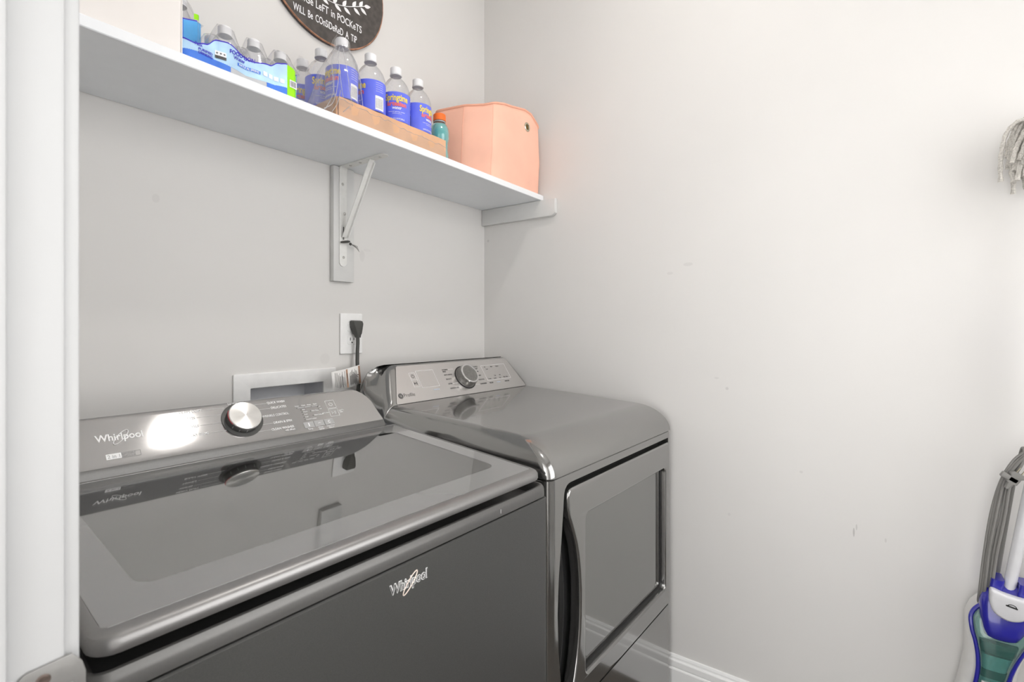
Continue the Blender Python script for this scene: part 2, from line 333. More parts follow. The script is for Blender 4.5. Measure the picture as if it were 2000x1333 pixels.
# ------------------------------------------------------------------ ceiling lamps
def ceiling_lamp(x, y, label, glassmat):
    t = thing('ceiling_light', label, 'lamp', (x, y, ZC))
    link('canopy', lathe([(0.110, 0.0), (0.108, -0.010), (0.060, -0.030), (0.056, -0.066), (0.052, -0.070), (0.048, -0.066), (0.046, -0.022), (0.02, -0.020)], 48), 'nickel', t)
    link('diffuser', lathe([(0.036, -0.024), (0.036, -0.070), (0.033, -0.082), (0.022, -0.090), (0.006, -0.093)], 32), glassmat, t)
    link('finial', lathe([(0.004, -0.092), (0.004, -0.097), (0.002, -0.100)], 12), 'nickel', t)
    return t
ceiling_lamp(-0.69, -0.93, 'round flush ceiling light above the laundry floor', 'lampglass')

# ------------------------------------------------------------------ shelf, cleat, bracket
ZS, ZT, YS = 1.664, 1.684, -0.289
t = thing('wall_shelf', 'long white painted wall shelf above the washer and dryer', 'shelf', (-0.76, 0, ZS))
t.location = (0, 0, 0)
link('board', box(XL + 0.002, -0.0015, YS, -0.0015, ZS, ZT, 0.0015, 1), 'shelf', t)
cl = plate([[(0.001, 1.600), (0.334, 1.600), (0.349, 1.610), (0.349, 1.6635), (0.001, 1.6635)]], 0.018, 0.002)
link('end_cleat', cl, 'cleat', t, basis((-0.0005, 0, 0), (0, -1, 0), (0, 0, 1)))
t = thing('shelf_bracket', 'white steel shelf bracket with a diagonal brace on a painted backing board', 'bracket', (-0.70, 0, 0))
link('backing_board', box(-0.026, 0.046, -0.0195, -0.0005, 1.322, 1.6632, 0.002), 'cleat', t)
bo = 0.0
vl = plate([[(-0.013, 1.376), (-0.008, 1.369), (0.0, 1.366), (0.008, 1.369), (0.013, 1.376), (0.013, 1.650), (-0.013, 1.650)]], 0.003, 0.0006)
link('upright_leg', vl, 'wsteel', t, basis((0.005, -0.0195, 0), (1, 0, 0), (0, 0, 1)))
rings = [[(x + 0.005, y, z) for x in (-0.013, 0.013)] for (y, z) in ()]
arc = [(-0.0225, 1.648), (-0.0228, 1.654), (-0.025, 1.6595), (-0.030, 1.6632)]
arc2 = [(-0.0195, 1.648), (-0.0195, 1.655), (-0.0225, 1.6615), (-0.026, 1.6636)]
pf = arc + [(-0.034, 1.6636)] + arc2[::-1]
link('bend', loft([[(x + 0.005, y, z) for (y, z) in pf] for x in (-0.013, 0.013)]), 'wsteel', t)
hl = plate([[(-0.013, 0.028), (-0.013, 0.205), (-0.009, 0.2145), (0, 0.219), (0.009, 0.2145), (0.013, 0.205), (0.013, 0.028)]], 0.003, 0.0006)
link('shelf_leg', hl, 'wsteel', t, basis((0.005, 0, ZS - 0.0003), (1, 0, 0), (0, -1, 0)) @ T(0, 0, 0))
# brace: a flanged strap from the wall leg to the shelf leg
a, b = Vector((0.007, -0.026, 1.453)), Vector((0.006, -0.152, 1.6605))
d = (b - a).normalized(); L = (b - a).length
bm_ = box(-0.009, 0.009, 0, L, -0.0015, 0.0015, 0.0006, 1)
br = link('brace', bm_, 'wsteel', t, basis(a, (1, 0, 0), d))
link('flange', box(0.0055, 0.009, 0.004, L - 0.004, 0.0005, 0.009, 0.0006, 1), 'wsteel', br)
for (x, y, z, up) in ((0.003, -0.0225, 1.612, 0), (0.010, -0.0225, 1.525, 0), (0.006, -0.0225, 1.394, 0), (0.005, -0.19, ZS - 0.0033, 1), (0.003, -0.105, ZS - 0.0033, 1), (0.003, -0.06, ZS - 0.0033, 1)):
    mt = basis((x, y, z), (1, 0, 0), (0, 0, 1)) if not up else basis((x, y, z), (1, 0, 0), (0, -1, 0))
    link('screw', lathe([(0.0042, 0), (0.0040, 0.0012), (0.0028, 0.0022), (0.0009, 0.0022), (0.0007, 0.0014)], 14), 'screw', t, mt)
tie = thing('wire_tie', 'dark frayed tie wrapped around the foot of the bracket brace', 'tie', (-0.693, -0.03, 1.44))
link('band', tube([(0.014 * math.cos(q) * 1.0, 0.0 + 0.007 * math.sin(q), 0.004 * math.sin(q + 1)) for q in [2 * PI * i / 16 for i in range(16)]], 0.0022, 6, True), 'cord', tie)
link('knot', lathe([(0.001, -0.004), (0.004, -0.002), (0.0045, 0.001), (0.002, 0.004)], 10), 'cord', tie, T(0.012, -0.008, -0.006))
for i in range(5):
    link('frayed_end', tube([(0.012, -0.009, -0.006), (0.022 + 0.002 * i, -0.012, -0.008 - 0.002 * i), (0.034 + 0.003 * i, -0.013 + 0.002 * i, -0.011 - 0.0035 * i)], 0.0006, 5), 'v_cord', tie)
link('folded_strip', tube([(-0.004, 0.0035, 0.044), (-0.0045, 0.003, 0.03), (-0.004, 0.003, 0.006)], 0.0016, 6), 'cord', tie)

# ------------------------------------------------------------------ round sign
SX, SZ, SR = -0.739, 2.219, 0.204
t = thing('round_sign', 'round charcoal wooden sign with white lettering, leaf sprig and worn copper rim', 'sign', (SX, 0, SZ))
S0 = basis((0, -0.0005, 0), (1, 0, 0), (0, 0, 1))
link('board', lathe([(SR - 0.004, 0.0), (SR - 0.001, 0.003), (SR - 0.001, 0.009), (SR - 0.004, 0.0125)], 96), 'signface', t, S0)
link('rim', lathe([(SR - 0.0012, 0.0088), (SR - 0.0004, 0.0105), (SR - 0.0024, 0.0129), (SR - 0.0046, 0.0127)], 96, False, False), 'signrim', t, S0)
def sgn(me, x, z, nm='lettering', p=None): return link(nm, me, 'whiteink', t if p is None else p, basis((x - SX, -0.0131, z - SZ), (1, 0, 0), (0, 0, 1)), None)
def words(line, x0, x1, z, h):
    nat = [max(v_.co.x for v_ in text(wd, None, h).vertices) for wd in line]; gap = 0.0085
    k = (x1 - x0 - gap * (len(line) - 1)) / sum(nat); x = x0
    for wd, nw in zip(line, nat):
        sgn(text(wd, nw * k, h, 0.0004, 0.0002), x, z); x += nw * k + gap
words(['CHAnGe', 'LeFT', 'in', 'POCKeTS'], -0.867, -0.622, 2.099, 0.022)
words(['WiLL', 'Be', 'COnSiDeReD', 'A', 'TiP'], -0.849, -0.640, 2.060, 0.021)
# leaf sprig
st = [(-0.84, 2.175), (-0.80, 2.150), (-0.765, 2.142), (-0.72, 2.143), (-0.68, 2.154), (-0.64, 2.174), (-0.61, 2.190)]
P3 = [Vector((q.x - SX, -0.0135, q.y - SZ)) for q in smooth([Vector((x, z, 0)) for x, z in st], 5)]
spg = link('leaf_sprig', tube(P3, 0.0011, 6), 'whiteink', t)
def leaf(x, z, ang, ln=0.026, wd=0.0055):
    n = 10; lp = [(ln * i / n, wd * math.sin(PI * (i / n) ** 0.8)) for i in range(n + 1)]; lp += [(x_, -y_) for x_, y_ in lp[1:-1][::-1]]
    link('leaf', plate([lp], 0.0006), 'whiteink', spg, basis((x - SX, -0.0131, z - SZ), (math.cos(R(ang)), 0, math.sin(R(ang))), (-math.sin(R(ang)), 0, math.cos(R(ang)))), None)
for (x, z) in ((-0.80, 2.150), (-0.765, 2.142), (-0.722, 2.143), (-0.69, 2.150), (-0.655, 2.166), (-0.63, 2.179)):
    leaf(x, z, 62); leaf(x + 0.004, z - 0.001, -28)
leaf(-0.612, 2.189, 22)

# ------------------------------------------------------------------ outlet, cord, tag
t = thing('wall_outlet', 'white duplex wall outlet with midsize cover plate above the dryer', 'outlet', (-0.653, 0, 1.166))
OM = basis((0, -0.0003, 0), (1, 0, 0), (0, 0, 1))
link('cover_plate', plate([rr(-0.040, 0.040, -0.062, 0.062, 0.003)], 0.006, 0.0025), 'wplastic', t, OM)
for s in (1, -1):
    rc = link('receptacle', plate([rr(-0.0165, 0.0165, s * 0.0195 - 0.0145, s * 0.0195 + 0.0145, 0.008)], 0.0075, 0.0008), 'wplastic', t, OM)
    for dx, h in ((-0.0065, 0.009), (0.0065, 0.007)): link('slot', plate([rr(dx - 0.0011, dx + 0.0011, s * 0.0195 - h / 2 + 0.003, s * 0.0195 + h / 2 + 0.003, 0.0004, 2)], 0.0004), 'void', rc, T(0, 0, 0.0074), None)
    link('ground_hole', plate([[(0.0024 * math.cos(q), s * 0.0195 - 0.0075 + 0.0024 * math.sin(q)) for q in [2 * PI * i / 12 for i in range(12)]]], 0.0004), 'void', rc, T(0, 0, 0.0074), None)
link('screw', lathe([(0.003, 0), (0.0026, 0.001), (0.0005, 0.0012)], 12), 'wplastic', t, OM @ T(0, 0, 0.006))
pc = thing('power_cord', 'dark grey angled plug and power cord hanging from the wall outlet', 'power cord', (-0.653, 0, 1.166))
# plug: flat right-angle body
prof = [(-0.017, 0.034, 0.013), (-0.019, 0.037, 0.015), (0.004, 0.010, 0.009)]
rings = []
for (z, hw, y0, y1) in ((0.0405, 0.012, -0.008, -0.024), (0.038, 0.0155, -0.008, -0.032), (0.030, 0.0165, -0.008, -0.035), (0.014, 0.013, -0.008, -0.036), (0.0, 0.0095, -0.014, -0.037), (-0.004, 0.0075, -0.018, -0.036), (-0.012, 0.0068, -0.020, -0.035)):
    rings.append([(x + 0.006, y, z) for (x, y) in rr(-hw, hw, y1, y0, 0.003, 3)])
link('plug', loft(rings), 'cord', pc)
cp = smooth([(0.006, -0.0275, -0.010), (0.006, -0.0275, -0.03), (0.004, -0.028, -0.06), (0.003, -0.030, -0.10), (0.004, -0.035, -0.15), (-0.02, -0.04, -0.24), (-0.10, -0.05, -0.42)], 6)
link('cord', tube(cp, 0.0055, 10), 'cord', pc)
# warning tag folded round the cord
ptag = thing('warning_tag', 'white printed warning tag folded round the power cord behind the washer', 'tag', (-0.652, -0.0335, 1.048))
ta, tb = Vector((0.003, -0.008, 0)), Vector((-0.120, -0.045, -0.012))
ex = (tb - ta).normalized(); ezd = Vector((-0.03, 0.02, 1)); ey = (ezd - ex * ezd.dot(ex)).normalized()
TM = basis(ta, -ex, ey)
tl = (tb - ta).length
sheet = []
for i in range(9):
    u = -tl * i / 8; c = 0.006 * math.sin(PI * i / 8)
    sheet.append([(u, -0.033, c), (u, 0.024, c)])
v = [p for r_ in sheet for p in r_]; f = [(2 * i, 2 * i + 1, 2 * i + 3, 2 * i + 2) for i in range(8)]
pm = pyd(v, f); po = link('sheet', pm, 'paper', ptag, TM)
sd = po.modifiers.new('s', 'SOLIDIFY'); sd.thickness = 0.0004
def tz(u): return 0.006 * math.sin(PI * (-u / tl))
for (u0, u1, m_) in ((-0.010, -0.002, 'orangeink'), (-0.074, -0.067, 'orangeink')):
    link('warning_band', plate([[(u0, -0.031), (u1, -0.031), (u1, 0.022), (u0, 0.022)]], 0.0002), m_, ptag, TM @ T(0, 0, tz((u0 + u1) / 2) + 0.0008), None)
for (u, s_) in ((-0.003, 'WARNING'), (-0.067, 'WARNING')):
    link('lettering', text(s_, 0.03, 0.004, 0.0002, 0.0001), 'ink', ptag, TM @ T(u - 0.0015, -0.02, tz(u) + 0.0013) @ Matrix.Rotation(R(90), 4, 'Z'), None)
random.seed(3)
for i in range(17):
    u = -0.024 - 0.0027 * i if i < 14 else -0.080 - 0.010 * (i - 14)
    if -0.076 < u < -0.064: continue
    l0 = random.uniform(-0.030, -0.024); l1 = random.uniform(0.0, 0.020)
    link('text_line', plate([[(u - 0.0005, l0), (u + 0.0005, l0), (u + 0.0005, l1), (u - 0.0005, l1)]], 0.0002), 'ink', ptag, TM @ T(0, 0, tz(u) + 0.0009), None)
for i in range(10):
    u = -0.080 - 0.0042 * i
    l0 = random.uniform(-0.030, -0.020); l1 = random.uniform(0.0, 0.020)
    link('text_line', plate([[(u - 0.0005, l0), (u + 0.0005, l0), (u + 0.0005, l1), (u - 0.0005, l1)]], 0.0002), 'ink', ptag, TM @ T(0, 0, tz(u) + 0.0009), None)
link('symbol', plate(arc_ring(0.0028, 0.0048, 0, 300, 14), 0.0002), 'ink', ptag, TM @ T(-0.0165, -0.006, tz(-0.0165) + 0.0009), None)

# ------------------------------------------------------------------ washer outlet box
t = thing('outlet_box', 'white recessed washer outlet box in the wall behind the washer', 'outlet box', (-0.856, 0, 0.96))
fr = plate([rr(-0.148, 0.148, -0.105, 0.106, 0.003), rr(-0.105, 0.106, -0.062, 0.067, 0.002)[::-1]], 0.006, 0.002)
link('frame', fr, 'wplastic', t, basis((0, -0.0003, 0), (1, 0, 0), (0, 0, 1)))
link('liner', boxes([(-0.110, -0.105, 0.0, 0.095, -0.058, 0.071), (0.106, 0.110, 0.0, 0.095, -0.058, 0.071), (-0.110, 0.110, 0, 0.095, 0.067, 0.072), (-0.11, 0.11, 0, 0.095, -0.060, -0.056), (-0.11, 0.11, 0.093, 0.097, -0.06, 0.072)]), 'boxgrey', t, None, None)

# ------------------------------------------------------------------ WASHER  (local: x width, y depth, z up)
WZ = thing('washing_machine', 'dark grey top-load washer with smoked glass lid and silver knob on its console', 'washer', (-1.465, -0.737, 0), R(-2.2))
TA = math.tan(R(5)); C5, S5 = math.cos(R(5)), math.sin(R(5))
UL, UR = -0.020, 0.690
link('cabinet', loft([[(x, y, z) for (x, y) in rr(UL + 0.001, UR - 0.001, -0.012, 0.555, 0.015, 5)] for z in (0.02, 0.857)]), 'w_front', WZ)
def fp(z): return [(x, y, z) for (x, y) in rr(UL, UR, -0.027, 0.02, (0.013, 0.013, 0.002, 0.002), 5)]
FPN = link('front_panel', loft([[(x, y, 0.022) for (x, y, z) in fp(0)], [(x, y, 0.8525) for (x, y, z) in fp(0)], [(x + (0.002 if x < 0.3 else -0.002), y + 0.0025, 0.8545) for (x, y, z) in fp(0)]]), 'w_front', WZ)
wn_(FPN)
# deck ring with the tub opening
rg = []
for (ins, z) in ((0, 0.858), (0, 0.8605), (0, 0.870), (0.0015, 0.8745), (0.0045, 0.8785), (0.008, 0.8790), (0.0115, 0.876), (0.015, 0.866), (0.020, 0.855), (0.03, 0.842), (0.06, 0.836)):
    lp = rr(UL + ins, UR - ins, -0.027 + ins, 0.450 - ins * 0.3, max(0.022 - ins, 0.006) if ins < 0.03 else 0.03, 6)
    rg.append([(x, y, z + TA * max(0, y) * (1 if z > 0.86 else 0.9)) for (x, y) in lp])
cu_, cv_ = 0.335, 0.215
def circ(r, z, ref): return [(cu_ + r * math.cos(math.atan2(y - cv_, x - cu_)), cv_ + r * math.sin(math.atan2(y - cv_, x - cu_)), z) for (x, y, zz) in ref]
rg.append(circ(0.188, 0.846, rg[-1])); rg.append(circ(0.184, 0.82, rg[-1]))
link('deck', loft(rg, True, False), 'w_deck', WZ)
link('tub', lathe([(0.175, 0.80), (0.178, 0.60), (0.16, 0.52), (0.05, 0.50)], 40, False, True, (cu_, cv_, 0)), 'tub', WZ)
link('tub_ring', lathe([(0.187, 0.838), (0.180, 0.845), (0.168, 0.842), (0.150, 0.815), (0.148, 0.79), (0.172, 0.78)], 56, False, False, (cu_, cv_, 0)), 'tubring', WZ)
link('agitator', lathe([(0.10, 0.51), (0.06, 0.55), (0.035, 0.62), (0.03, 0.72), (0.02, 0.735)], 28, True, True, (cu_, cv_, 0)), 'tubring', WZ)
# lid: local plane sloping 5 degrees
LM = basis((0, 0, 0.909), (1, 0, 0), (0, C5, S5))
lid = []
for (ins, h, rad) in ((0.006, -0.019, 0.018), (0.001, -0.017, 0.022), (0.0, -0.013, 0.023), (0.0005, -0.0065, 0.023), (0.0025, -0.0025, 0.021), (0.006, -0.0006, 0.018), (0.0115, 0.0004, 0.012), (0.0125, 0.0003, 0.004), (0.0128, -0.0012, 0.004)):
    lid.append([(x, y, h) for (x, y) in rr(-0.0135 + ins, 0.6795 - ins, -0.0215 + ins * 1.55, 0.430 - ins, (rad, rad, 0.004, 0.004), 6)])
LD = link('lid', loft(lid, True, False), 'w_lid', WZ, LM)
wo = rr(0.042, 0.627, 0.054, 0.372, 0.022, 7)
link('glass_border', plate([rr(-0.0005, 0.6665, -0.0005, 0.4165, 0.003), wo[::-1]], 0.0012), 'w_border', LD, T(0, 0, -0.0014), None)
link('window_glass', plate([rr(0.041, 0.628, 0.053, 0.373, 0.022, 7)], 0.0012), 'w_glass', LD, T(0, 0, -0.00155), None)
# console
CS, CC = math.sin(R(40)), math.cos(R(40))
CM = basis((0, 0.4134, 0.945), (1, 0, 0), (0, CS, CC))       # face plane: x width, y up the face, z out of it
def uw(f):                                                   # right end of the face at height f
    if f <= 0.058: return 0.648 - 0.19 * f
    q = min(1.0, (f - 0.058) / 0.0605); return 0.577 + 0.06 * math.sqrt(max(0, 1 - q * q))
rows = [(-0.006, -0.0125, 0.647), (0.0, -0.0105, 0.6475), (0.008, -0.0055, 0.647), (0.014, -0.0022, 0.646), (0.021, -0.0004, 0.6445), (0.028, 0, uw(0.028))]
rows += [(f_, 0, uw(f_)) for f_ in (0.045, 0.058, 0.075, 0.09, 0.1, 0.108, 0.1135)] + [(0.1165, -0.0008, uw(0.1165)), (0.1182, -0.0028, 0.592), (0.1187, -0.006, 0.584), (0.1180, -0.010, 0.582), (0.112, -0.0185, 0.60)]
v, f = [], []
for k, (ff, h, ur) in enumerate(rows):
    ul = 0.666 - ur
    v += [(ul, ff, h), (ur, ff, h)]
nb = len(rows)
for k in range(nb - 1): f.append((2 * k, 2 * k + 1, 2 * k + 3, 2 * k + 2))
for k, (ff, h, ur) in enumerate(rows):
    ul = 0.666 - ur
    v += [(ul, ff - 0.006 * (k > 12), -0.030), (ur, ff - 0.006 * (k > 12), -0.030)]
for k in range(nb - 1):
    a0, b0 = 2 * k, 2 * nb + 2 * k
    f.append((a0, b0, b0 + 2, a0 + 2)); f.append((a0 + 1, a0 + 3, b0 + 3, b0 + 1)); f.append((b0, b0 + 1, b0 + 3, b0 + 2))
f.append((0, 1, 2 * nb + 1, 2 * nb)); f.append((2 * nb - 2, 2 * nb - 1, 4 * nb - 1, 4 * nb - 2))
co = link('console', pyd(v, f), 'w_cons', WZ, CM)
co.data.materials.append(M['w_deck'])
for p_ in co.data.polygons:
    if p_.center.y < 0.0205: p_.material_index = 1  # lower roll coloured darker, standing in for a dim reflection
bv = co.modifiers.new('b', 'BEVEL'); bv.width = 0.0025; bv.segments = 2; bv.limit_method = 'ANGLE'; bv.angle_limit = R(50)
wn_(co)
link('console_base', box(UL + 0.002, UR - 0.002, 0.432, 0.553, 0.80, 0.935, 0.006), 'w_deck', WZ)
link('console_back', box(UL + 0.03, UR - 0.05, 0.47, 0.53, 0.93, 1.0, 0.006), 'w_deck', WZ)
link('hinge_strip', box(0.004, 0.650, 0.4145, 0.4245, 0.935, 0.9455, 0.0008, 1), 'w_lid', WZ)
# knob
KM = CM @ T(0.3275, 0.0735, 0.0)
kn = link('knob', lathe([(0.0385, 0.0), (0.0385, 0.0012), (0.0315, 0.0013), (0.0312, 0.014), (0.0308, 0.0152)], 56), 'w_deck', WZ, KM)
link('knob_face', lathe([(0.0312, 0.0146), (0.0308, 0.0166), (0.0295, 0.0176), (0.0002, 0.0177)], 64), 'silver', kn)
link('dial_seat', plate([[(0.0388 * math.cos(q), 0.0388 * math.sin(q)) for q in [2 * PI * i / 48 for i in range(48)]]], 0.0014, 0.0004), 'w_front', kn, T(0, 0, 0.0002))
link('indicator_line', tube([(0.0315 * math.cos(R(q)), 0.0315 * math.sin(R(q)), 0.0148) for q in range(150, 216, 6)], 0.0004, 5), 'redline', kn)
for q in (215, 240, 265, 300):
    link('grip_mark', box(0.0311, 0.0318, -0.0006, 0.0006, 0.004, 0.010), 'printgrey', kn, Matrix.Rotation(R(q), 4, 'Z'), None)
# printing
def wt(me, u, f_, m_='print', nm='cycle_label', h=0.0003): return link(nm, me, m_, WZ, CM @ T(u, f_, h), None)
for s_, l, r_, f_ in (('HEAVY DUTY', 0.2231, 0.2614, 0.1035), ('WHITES', 0.2243, 0.2465, 0.0890), ('TOWELS', 0.2245, 0.2485, 0.0715), ('BULKY ITEMS', 0.2237, 0.2615, 0.0530),
                      ('NORMAL', 0.310, 0.3353, 0.1100), ('QUICK WASH', 0.3855, 0.4234, 0.1025), ('DELICATES', 0.390, 0.4230, 0.0895), ('WRINKLE CONTROL', 0.366, 0.4228, 0.0715), ('DRAIN & SPIN', 0.3842, 0.4233, 0.0535), ('CLEAN WASHER', 0.3752, 0.4234, 0.0385)):
    wt(text(s_, r_ - l, 0.0052, 0.0002, 0.00012), l, f_)
wt(text('with affresh', 0.022, 0.0040, 0.0002, 0.0001, 'RIGHT'), 0.4234, 0.0325)
for (u0, u1, f_) in ((0.2640, 0.301, 0.1055), (0.249, 0.2915, 0.0915), (0.251, 0.2885, 0.0738), (0.264, 0.2925, 0.0553), (0.3555, 0.3835, 0.1045), (0.3636, 0.388, 0.0915), (0.3625, 0.3655, 0.0738), (0.3545, 0.383, 0.0555), (0.341, 0.374, 0.0412)):
    wt(plate([[(u0, -0.0002), (u1, -0.0002), (u1, 0.0002), (u0, 0.0002)]], 0.0002), 0, f_, 'print', 'pointer_line')
def swoosh(cx, cy, rx, ry, ang, lw, par, mtx, m_, nm='logo_ring'):
    n = 40; lo = [(rx * math.cos(2 * PI * i / n), ry * math.sin(2 * PI * i / n)) for i in range(n)]
    P = []
    for i, (x, y) in enumerate(lo):
        a_ = R(ang); P.append((cx + x * math.cos(a_) - y * math.sin(a_), cy + x * math.sin(a_) + y * math.cos(a_), 0))
    th = [lw * (0.6 + 0.6 * abs(math.cos(2 * PI * i / n / 1 + 0.6))) for i in range(n)] + [lw]
    return link(nm, tube(P, th[:n] if False else lw, 6, True), m_, par, mtx)
wl = wt(text('Whirlpool', 0.0655, 0.0128, 0.0002, 0.00035), 0.0955, 0.0682, nm='logo')
swoosh(0.0345, 0.0045, 0.0165, 0.0050, 48, 0.0006, wl, T(0, 0, 0.0003), 'print')
wt(plate([rr(0.1050, 0.1252, 0.0335, 0.0435, 0.0006, 2)], 0.0002), 0, 0, nm='badge')
wt(text('2 in 1', 0.0165, 0.0062, 0.0002, 0.0001), 0.1068, 0.0355, 'printgrey', 'badge_text', 0.0006)
wt(plate(outline(0.1252, 0.1520, 0.0335, 0.0435, 0.0003, 0.0006), 0.0002), 0, 0, 'printgrey', 'badge_frame')
wt(text('REMOVABLE', 0.018, 0.0032, 0.0002, 0.0), 0.1268, 0.0393, 'printgrey', 'badge_text'); wt(text('AGITATOR', 0.018, 0.0032, 0.0002, 0.0), 0.1268, 0.0348, 'printgrey', 'badge_text')
for (f0, f1) in ((0.0712, 0.0925), (0.0492, 0.0700)): wt(plate(outline(0.5135, 0.5362, f0, f1, 0.0007, 0.0012), 0.0002), 0, 0, nm='button_outline')
wt(plate(arc_ring(0.0036, 0.0046, 120, 420, 24), 0.0002), 0.525, 0.0818, nm='power_symbol'); wt(plate([[(-0.0004, 0.001), (0.0004, 0.001), (0.0004, 0.0055), (-0.0004, 0.0055)]], 0.0002), 0.525, 0.0818, nm='power_symbol')
wt(plate([[(-0.0055, -0.004), (-0.0008, 0), (-0.0055, 0.004)], [(-0.0048, -0.0026), (-0.0048, 0.0026), (-0.002, 0)][::-1]], 0.0002), 0.525, 0.0596, nm='start_symbol')
for dx in (0.0012, 0.0036): wt(plate([[(dx, -0.004), (dx + 0.001, -0.004), (dx + 0.001, 0.004), (dx, 0.004)]], 0.0002), 0.525, 0.0596, nm='start_symbol')
wt(text('Hold To', 0.0125, 0.0030, 0.0002, 0.0001), 0.5385, 0.0615); wt(text('Start', 0.009, 0.0030, 0.0002, 0.0001), 0.5385, 0.0570)
for i, (s1, s2) in enumerate((('Temp', None), ('Rinse', 'Options'), ('Deep Water', 'Options'))):
    u0 = 0.4448 + i * 0.0241
    wt(plate([rr(u0, u0 + 0.0225, 0.0310, 0.0455, 0.0006, 2)], 0.0003), 0, 0, 'printgrey', 'touch_button')
    wt(text(s1, 0.011 if i < 2 else 0.019, 0.0034, 0.0002, 0.0001, 'CENTER'), u0 + 0.011, 0.0265)
    if s2: wt(text(s2, 0.013, 0.0028, 0.0002, 0.0001, 'CENTER'), u0 + 0.011, 0.0222)
wt(plate([rr(-0.0012, 0.0012, -0.0045, 0.0045, 0.001, 3)], 0.0002), 0.4558, 0.0385, nm='button_symbol', h=0.0007)
wt(plate(arc_ring(0.0022, 0.0030, 20, 160, 12), 0.0002), 0.4803, 0.037, nm='button_symbol', h=0.0007)
wt(plate(arc_ring(0.0022, 0.0034, 40, 320, 14), 0.0002), 0.5045, 0.0385, nm='button_symbol', h=0.0007)
wt(plate([[(0.4445, 0.0818), (0.4945, 0.0818), (0.4945, 0.0845), (0.4445, 0.0845)]], 0.0002), 0, 0, 'printgrey', 'status_bar')
for u0, s_ in ((0.441, 'Sense'), (0.456, 'Wash'), (0.4695, 'Rinse'), (0.4835, 'Spin')): wt(text(s_, 0.009, 0.0026, 0.0002, 0.0001), u0, 0.0872)
for i in range(4): wt(plate([rr(-0.0010, 0.0010, -0.0007, 0.0007, 0.0004, 2)], 0.0002), 0.4445 + 0.0165 * i, 0.0831, 'printdark', 'status_light', 0.0006)
for (u0, f_, s_) in ((0.4545, 0.0765, 'Hot'), (0.4545, 0.0705, 'Warm'), (0.4545, 0.0640, 'Cool'), (0.4545, 0.0575, 'Cold'), (0.4745, 0.0705, 'Extra Rinse'), (0.4765, 0.0590, 'Fabric Softener'), (0.4945, 0.0790, 'On'), (0.4945, 0.0725, 'Off'), (0.4965, 0.0605, 'Lid Locked'), (0.4545, 0.0510, 'Control Locked')):
    wt(text(s_, None, 0.0026, 0.0002, 0.0001), u0, f_); wt(plate([rr(-0.0009, 0.0009, -0.0005, 0.0009, 0.0004, 2)], 0.0002), u0 - 0.0025, f_ + 0.001, 'printdark', 'status_light')
# front badge
FM = basis((0.304, -0.0271, 0.8202), (1, 0, 0), (0, 0, 1))
lg = link('front_logo', text('Whirlpool', 0.0685, 0.0135, 0.0006, 0.0009), 'badge', WZ, FM @ T(0, 0, 0), None)
link('logo_fill', text('Whirlpool', 0.0675, 0.0135, 0.0004, -0.0002), 'w_front', lg, T(0.0005, 0, 0.0006), None)
swoosh(0.036, 0.0045, 0.018, 0.0045, 46, 0.0008, lg, T(0, 0, 0.0008), 'copper')
link('scratch', plate([[(0, 0), (0.0008, 0), (0.0008, 0.007), (0, 0.007)]], 0.0002), 'print', WZ, basis((0.5418, -0.0273, 0.8635), (1, 0, 0), (0, 0, 1)), None)

# ------------------------------------------------------------------ DRYER  (local: origin front right corner, x width, y depth)
DZr = thing('clothes_dryer', 'glossy grey front-load dryer with silver control panel beside the right wall', 'dryer', (-0.045, -0.786, 0), R(-2.4))
DL, DR_, DB = -0.675, 0.0, 0.700
def drr(z, ins=0): return [(x, y, z) for (x, y) in rr(DL + ins, DR_ - ins, ins, DB, (0.022, 0.012, 0.004, 0.004), 6)]
cabm = loft([drr(0.015), drr(0.8595), drr(0.8625, 0.0025)])
# opening for the door with a bowed left edge (handle scoop)
opn = [(-0.018, 0.322), (-0.018, 0.842), (-0.595, 0.842), (-0.606, 0.839), (-0.615, 0.831), (-0.619, 0.820), (-0.622, 0.790), (-0.630, 0.72), (-0.640, 0.65), (-0.6445, 0.57), (-0.641, 0.49), (-0.632, 0.42), (-0.622, 0.36), (-0.612, 0.335), (-0.60, 0.322)]
cut = bpy.data.objects.new('cut', plate([opn], 0.08)); COL.objects.link(cut)
cut.matrix_world = basis((0, 0.035, 0), (1, 0, 0), (0, 0, 1))
tmp = bpy.data.objects.new('tmpcab', cabm); COL.objects.link(tmp)
bo_ = tmp.modifiers.new('bo', 'BOOLEAN'); bo_.operation = 'DIFFERENCE'; bo_.object = cut; bo_.solver = 'EXACT'
bpy.context.view_layer.update()
cab2 = bpy.data.meshes.new_from_object(tmp.evaluated_get(bpy.context.evaluated_depsgraph_get()))
bpy.data.objects.remove(tmp); bpy.data.objects.remove(cut)
wn_(link('cabinet', cab2, 'd_body', DZr, None, 30))
link('door_pocket', plate([opn], 0.001), 'void', DZr, basis((0, 0.0345, 0), (1, 0, 0), (0, 0, 1)), None)  # black sheet paints the shade behind the door gaps
dl = [(-0.0235, 0.328), (-0.0235, 0.8295), (-0.588, 0.8295), (-0.598, 0.827), (-0.606, 0.820), (-0.6085, 0.809), (-0.606, 0.785)]
dl += [(p.x, p.y) for p in smooth([(-0.601, 0.765, 0), (-0.585, 0.73, 0), (-0.567, 0.68, 0), (-0.557, 0.62, 0), (-0.554, 0.56, 0), (-0.557, 0.50, 0), (-0.567, 0.44, 0), (-0.582, 0.39, 0), (-0.597, 0.352, 0)], 4)] + [(-0.594, 0.336), (-0.584, 0.328)]
wn = rr(-0.529, -0.046, 0.384, 0.754, 0.014, 6)
DM = basis((0, 0.026, 0), (1, 0, 0), (0, 0, 1))
dr = wn_(link('door', plate([dl, wn[::-1]], 0.030, 0.006), 'd_body', DZr, DM))
